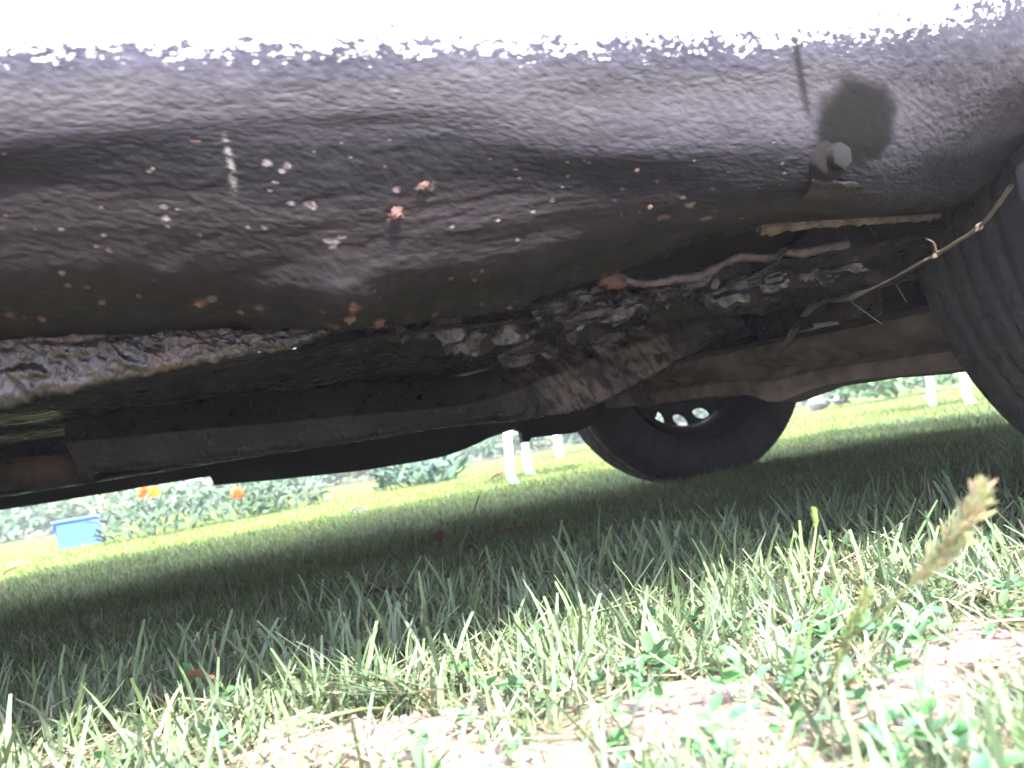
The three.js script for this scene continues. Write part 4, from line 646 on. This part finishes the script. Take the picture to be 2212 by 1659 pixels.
function tallBlade(a, b, w, label, c = [0.14, 0.22, 0.12]) {
  const p = G(...a), L = -p.z, e = P(b[0], b[1], L + (b[2] ?? 0)), d = e.clone().sub(p), mid = d.clone().multiplyScalar(0.5).add(V(0.002, 0.002, 0.003)), cv = new THREE.CatmullRomCurve3([V(), mid, d]);
  const o = new THREE.Mesh(sheet(4, 12, (u, v) => cv.getPoint(v).add(V((u - 0.5) * w * (1 - 0.25 * v), 0, Math.abs(u - 0.5) * w * 0.5)), { col: (p_, u, v) => c.map((k) => k * lerp(0.85, 1.2, v)) }), grassMat);
  o.name = numbered('tall_grass_blade'); o.position.copy(p); shadowy(o); scene.add(o); return tag(o, label, 'grass blade');
}
tallBlade([2160, 1075, 0.02], [2180, 935, -0.02], 0.0042, 'tall blunt pale green blade standing below the near tyre');
tallBlade([675, 1335, 0.02], [645, 1240], 0.003, 'tall cut blade, left of a pair at the shadow edge');
tallBlade([680, 1340, 0.02], [698, 1250], 0.003, 'tall cut blade, right of a pair at the shadow edge');
tallBlade([985, 1205, 0.03], [1035, 1070, 0.02], 0.003, 'long blade bent to the right in the deep shade under the car', [0.11, 0.17, 0.08]);
tallBlade([640, 1445, 0.02], [555, 1340, 0.01], 0.0026, 'long thin blade leaning left across the shadow edge');
tallBlade([400, 1420, 0.02], [428, 1365], 0.0024, 'short whitish dry blade upright in front of the shade', [0.5, 0.46, 0.34]);
tallBlade([700, 1435, 0.02], [640, 1385, 0.02], 0.0024, 'pale straw blade lying to the left in the lit grass', [0.55, 0.5, 0.4]);
function seedStalk(root, tip, headAt, label, col, r) {       // stem from the ground with a spike of small seeds
  const a = root, n = tip.length, pts = tip.map((q) => P(...q)), all = [a, ...pts], t = thing('seed_stalk', a, label, 'grass stalk');
  const loc = all.map((p) => p.clone().sub(a)), cv = new THREE.CatmullRomCurve3(loc), gs = [];
  part(t, 'stem', tube(loc, 0.0009, 0.0006, { ns: 6, seg: 40 }), Std({ color: lin(0.20, 0.24, 0.09), roughness: 0.8 }));
  const cnt = 260; for (let i = 0; i < cnt; i++) { const v = lerp(headAt, 1, i / cnt), p = cv.getPoint(v), k = Math.sin(Math.PI * clamp((v - headAt) / (1 - headAt), 0.04, 0.96)) ** 0.5, tg = cv.getTangent(v), c = col.map((e) => e * rr(0.8, 1.25)); const yaw = Math.atan2(-tg.x, -tg.z) + rr(-0.9, 0.9); gs.push(placeGeo(leafGeo(rr(0.005, 0.009) * r, 0.0017 * r, { bend: 0.2, fold: 0.5, n: 3, tint: c, tip: c }), p.add(V(rr(-1, 1), rr(-1, 1), rr(-1, 1)).multiplyScalar(0.0022 * r * k)), yaw, Math.asin(clamp(tg.y, -1, 1)) + rr(-0.7, 0.7), rr(0, 3), lerp(0.5, 1, k))); }
  part(t, 'seed_head', mergeGeometries(gs), leafMat(lin(1, 1, 1), 0.3, 0.8)); return t;
}
seedStalk(G(1800, 1395, 0.0).setY(0.004), [[1880, 1345, 0.34], [1960, 1270, 0.31], [2030, 1200, 0.29], [2085, 1130, 0.275], [2125, 1055, 0.265]], 0.42, 'feathery pale seed head leaning right in the foreground, blurred', [0.34, 0.34, 0.18], 1.2);
seedStalk(G(1790, 1500, 0.0), [[1805, 1440, 0.36], [1830, 1380, 0.35], [1862, 1310, 0.345], [1872, 1285, 0.345]], 0.25, 'short dense green grass spike standing in the bare patch', [0.14, 0.18, 0.06], 0.8);
seedStalk(G(1765, 1305, 0.01), [[1752, 1250, 0.5], [1756, 1190, 0.5], [1762, 1140, 0.5], [1758, 1102, 0.5]], 0.75, 'thin upright green stalk with a narrow tip, left of the seed head', [0.22, 0.28, 0.08], 0.5);
seedStalk(G(830, 1530, 0.004), [[760, 1536, 0.51], [690, 1552, 0.50], [640, 1566, 0.49], [570, 1590, 0.485]], 0.5, 'pale green seed head lying flat over the bare soil', [0.30, 0.36, 0.20], 0.9);
{ // a sheaf of long flattened blades
  const a = G(880, 1500, 0.01), o = fresh(); for (let i = 0; i < 26; i++) { const g = pick(GREEN).map((e) => e * 1.15); blade(o, rr(-0.02, 0.02), rr(-0.015, 0.015), rr(0.06, 0.11), rr(0.003, 0.0045), rr(4.1, 4.75) + (i % 5 === 0 ? -0.7 : 0), rr(1.15, 1.4), rr(0.1, 0.4), g, g.map((e) => e * 1.2), false, 7, 0.004, rr(0, 0.012)); }
  const m = shadowy(new THREE.Mesh(toGeo(o), grassMat)); m.name = 'flattened_grass_clump'; m.position.copy(a); scene.add(m); tag(m, 'sheaf of long grass blades flattened towards the bottom left', 'grass clump');
}
renderer.render(scene, camera);
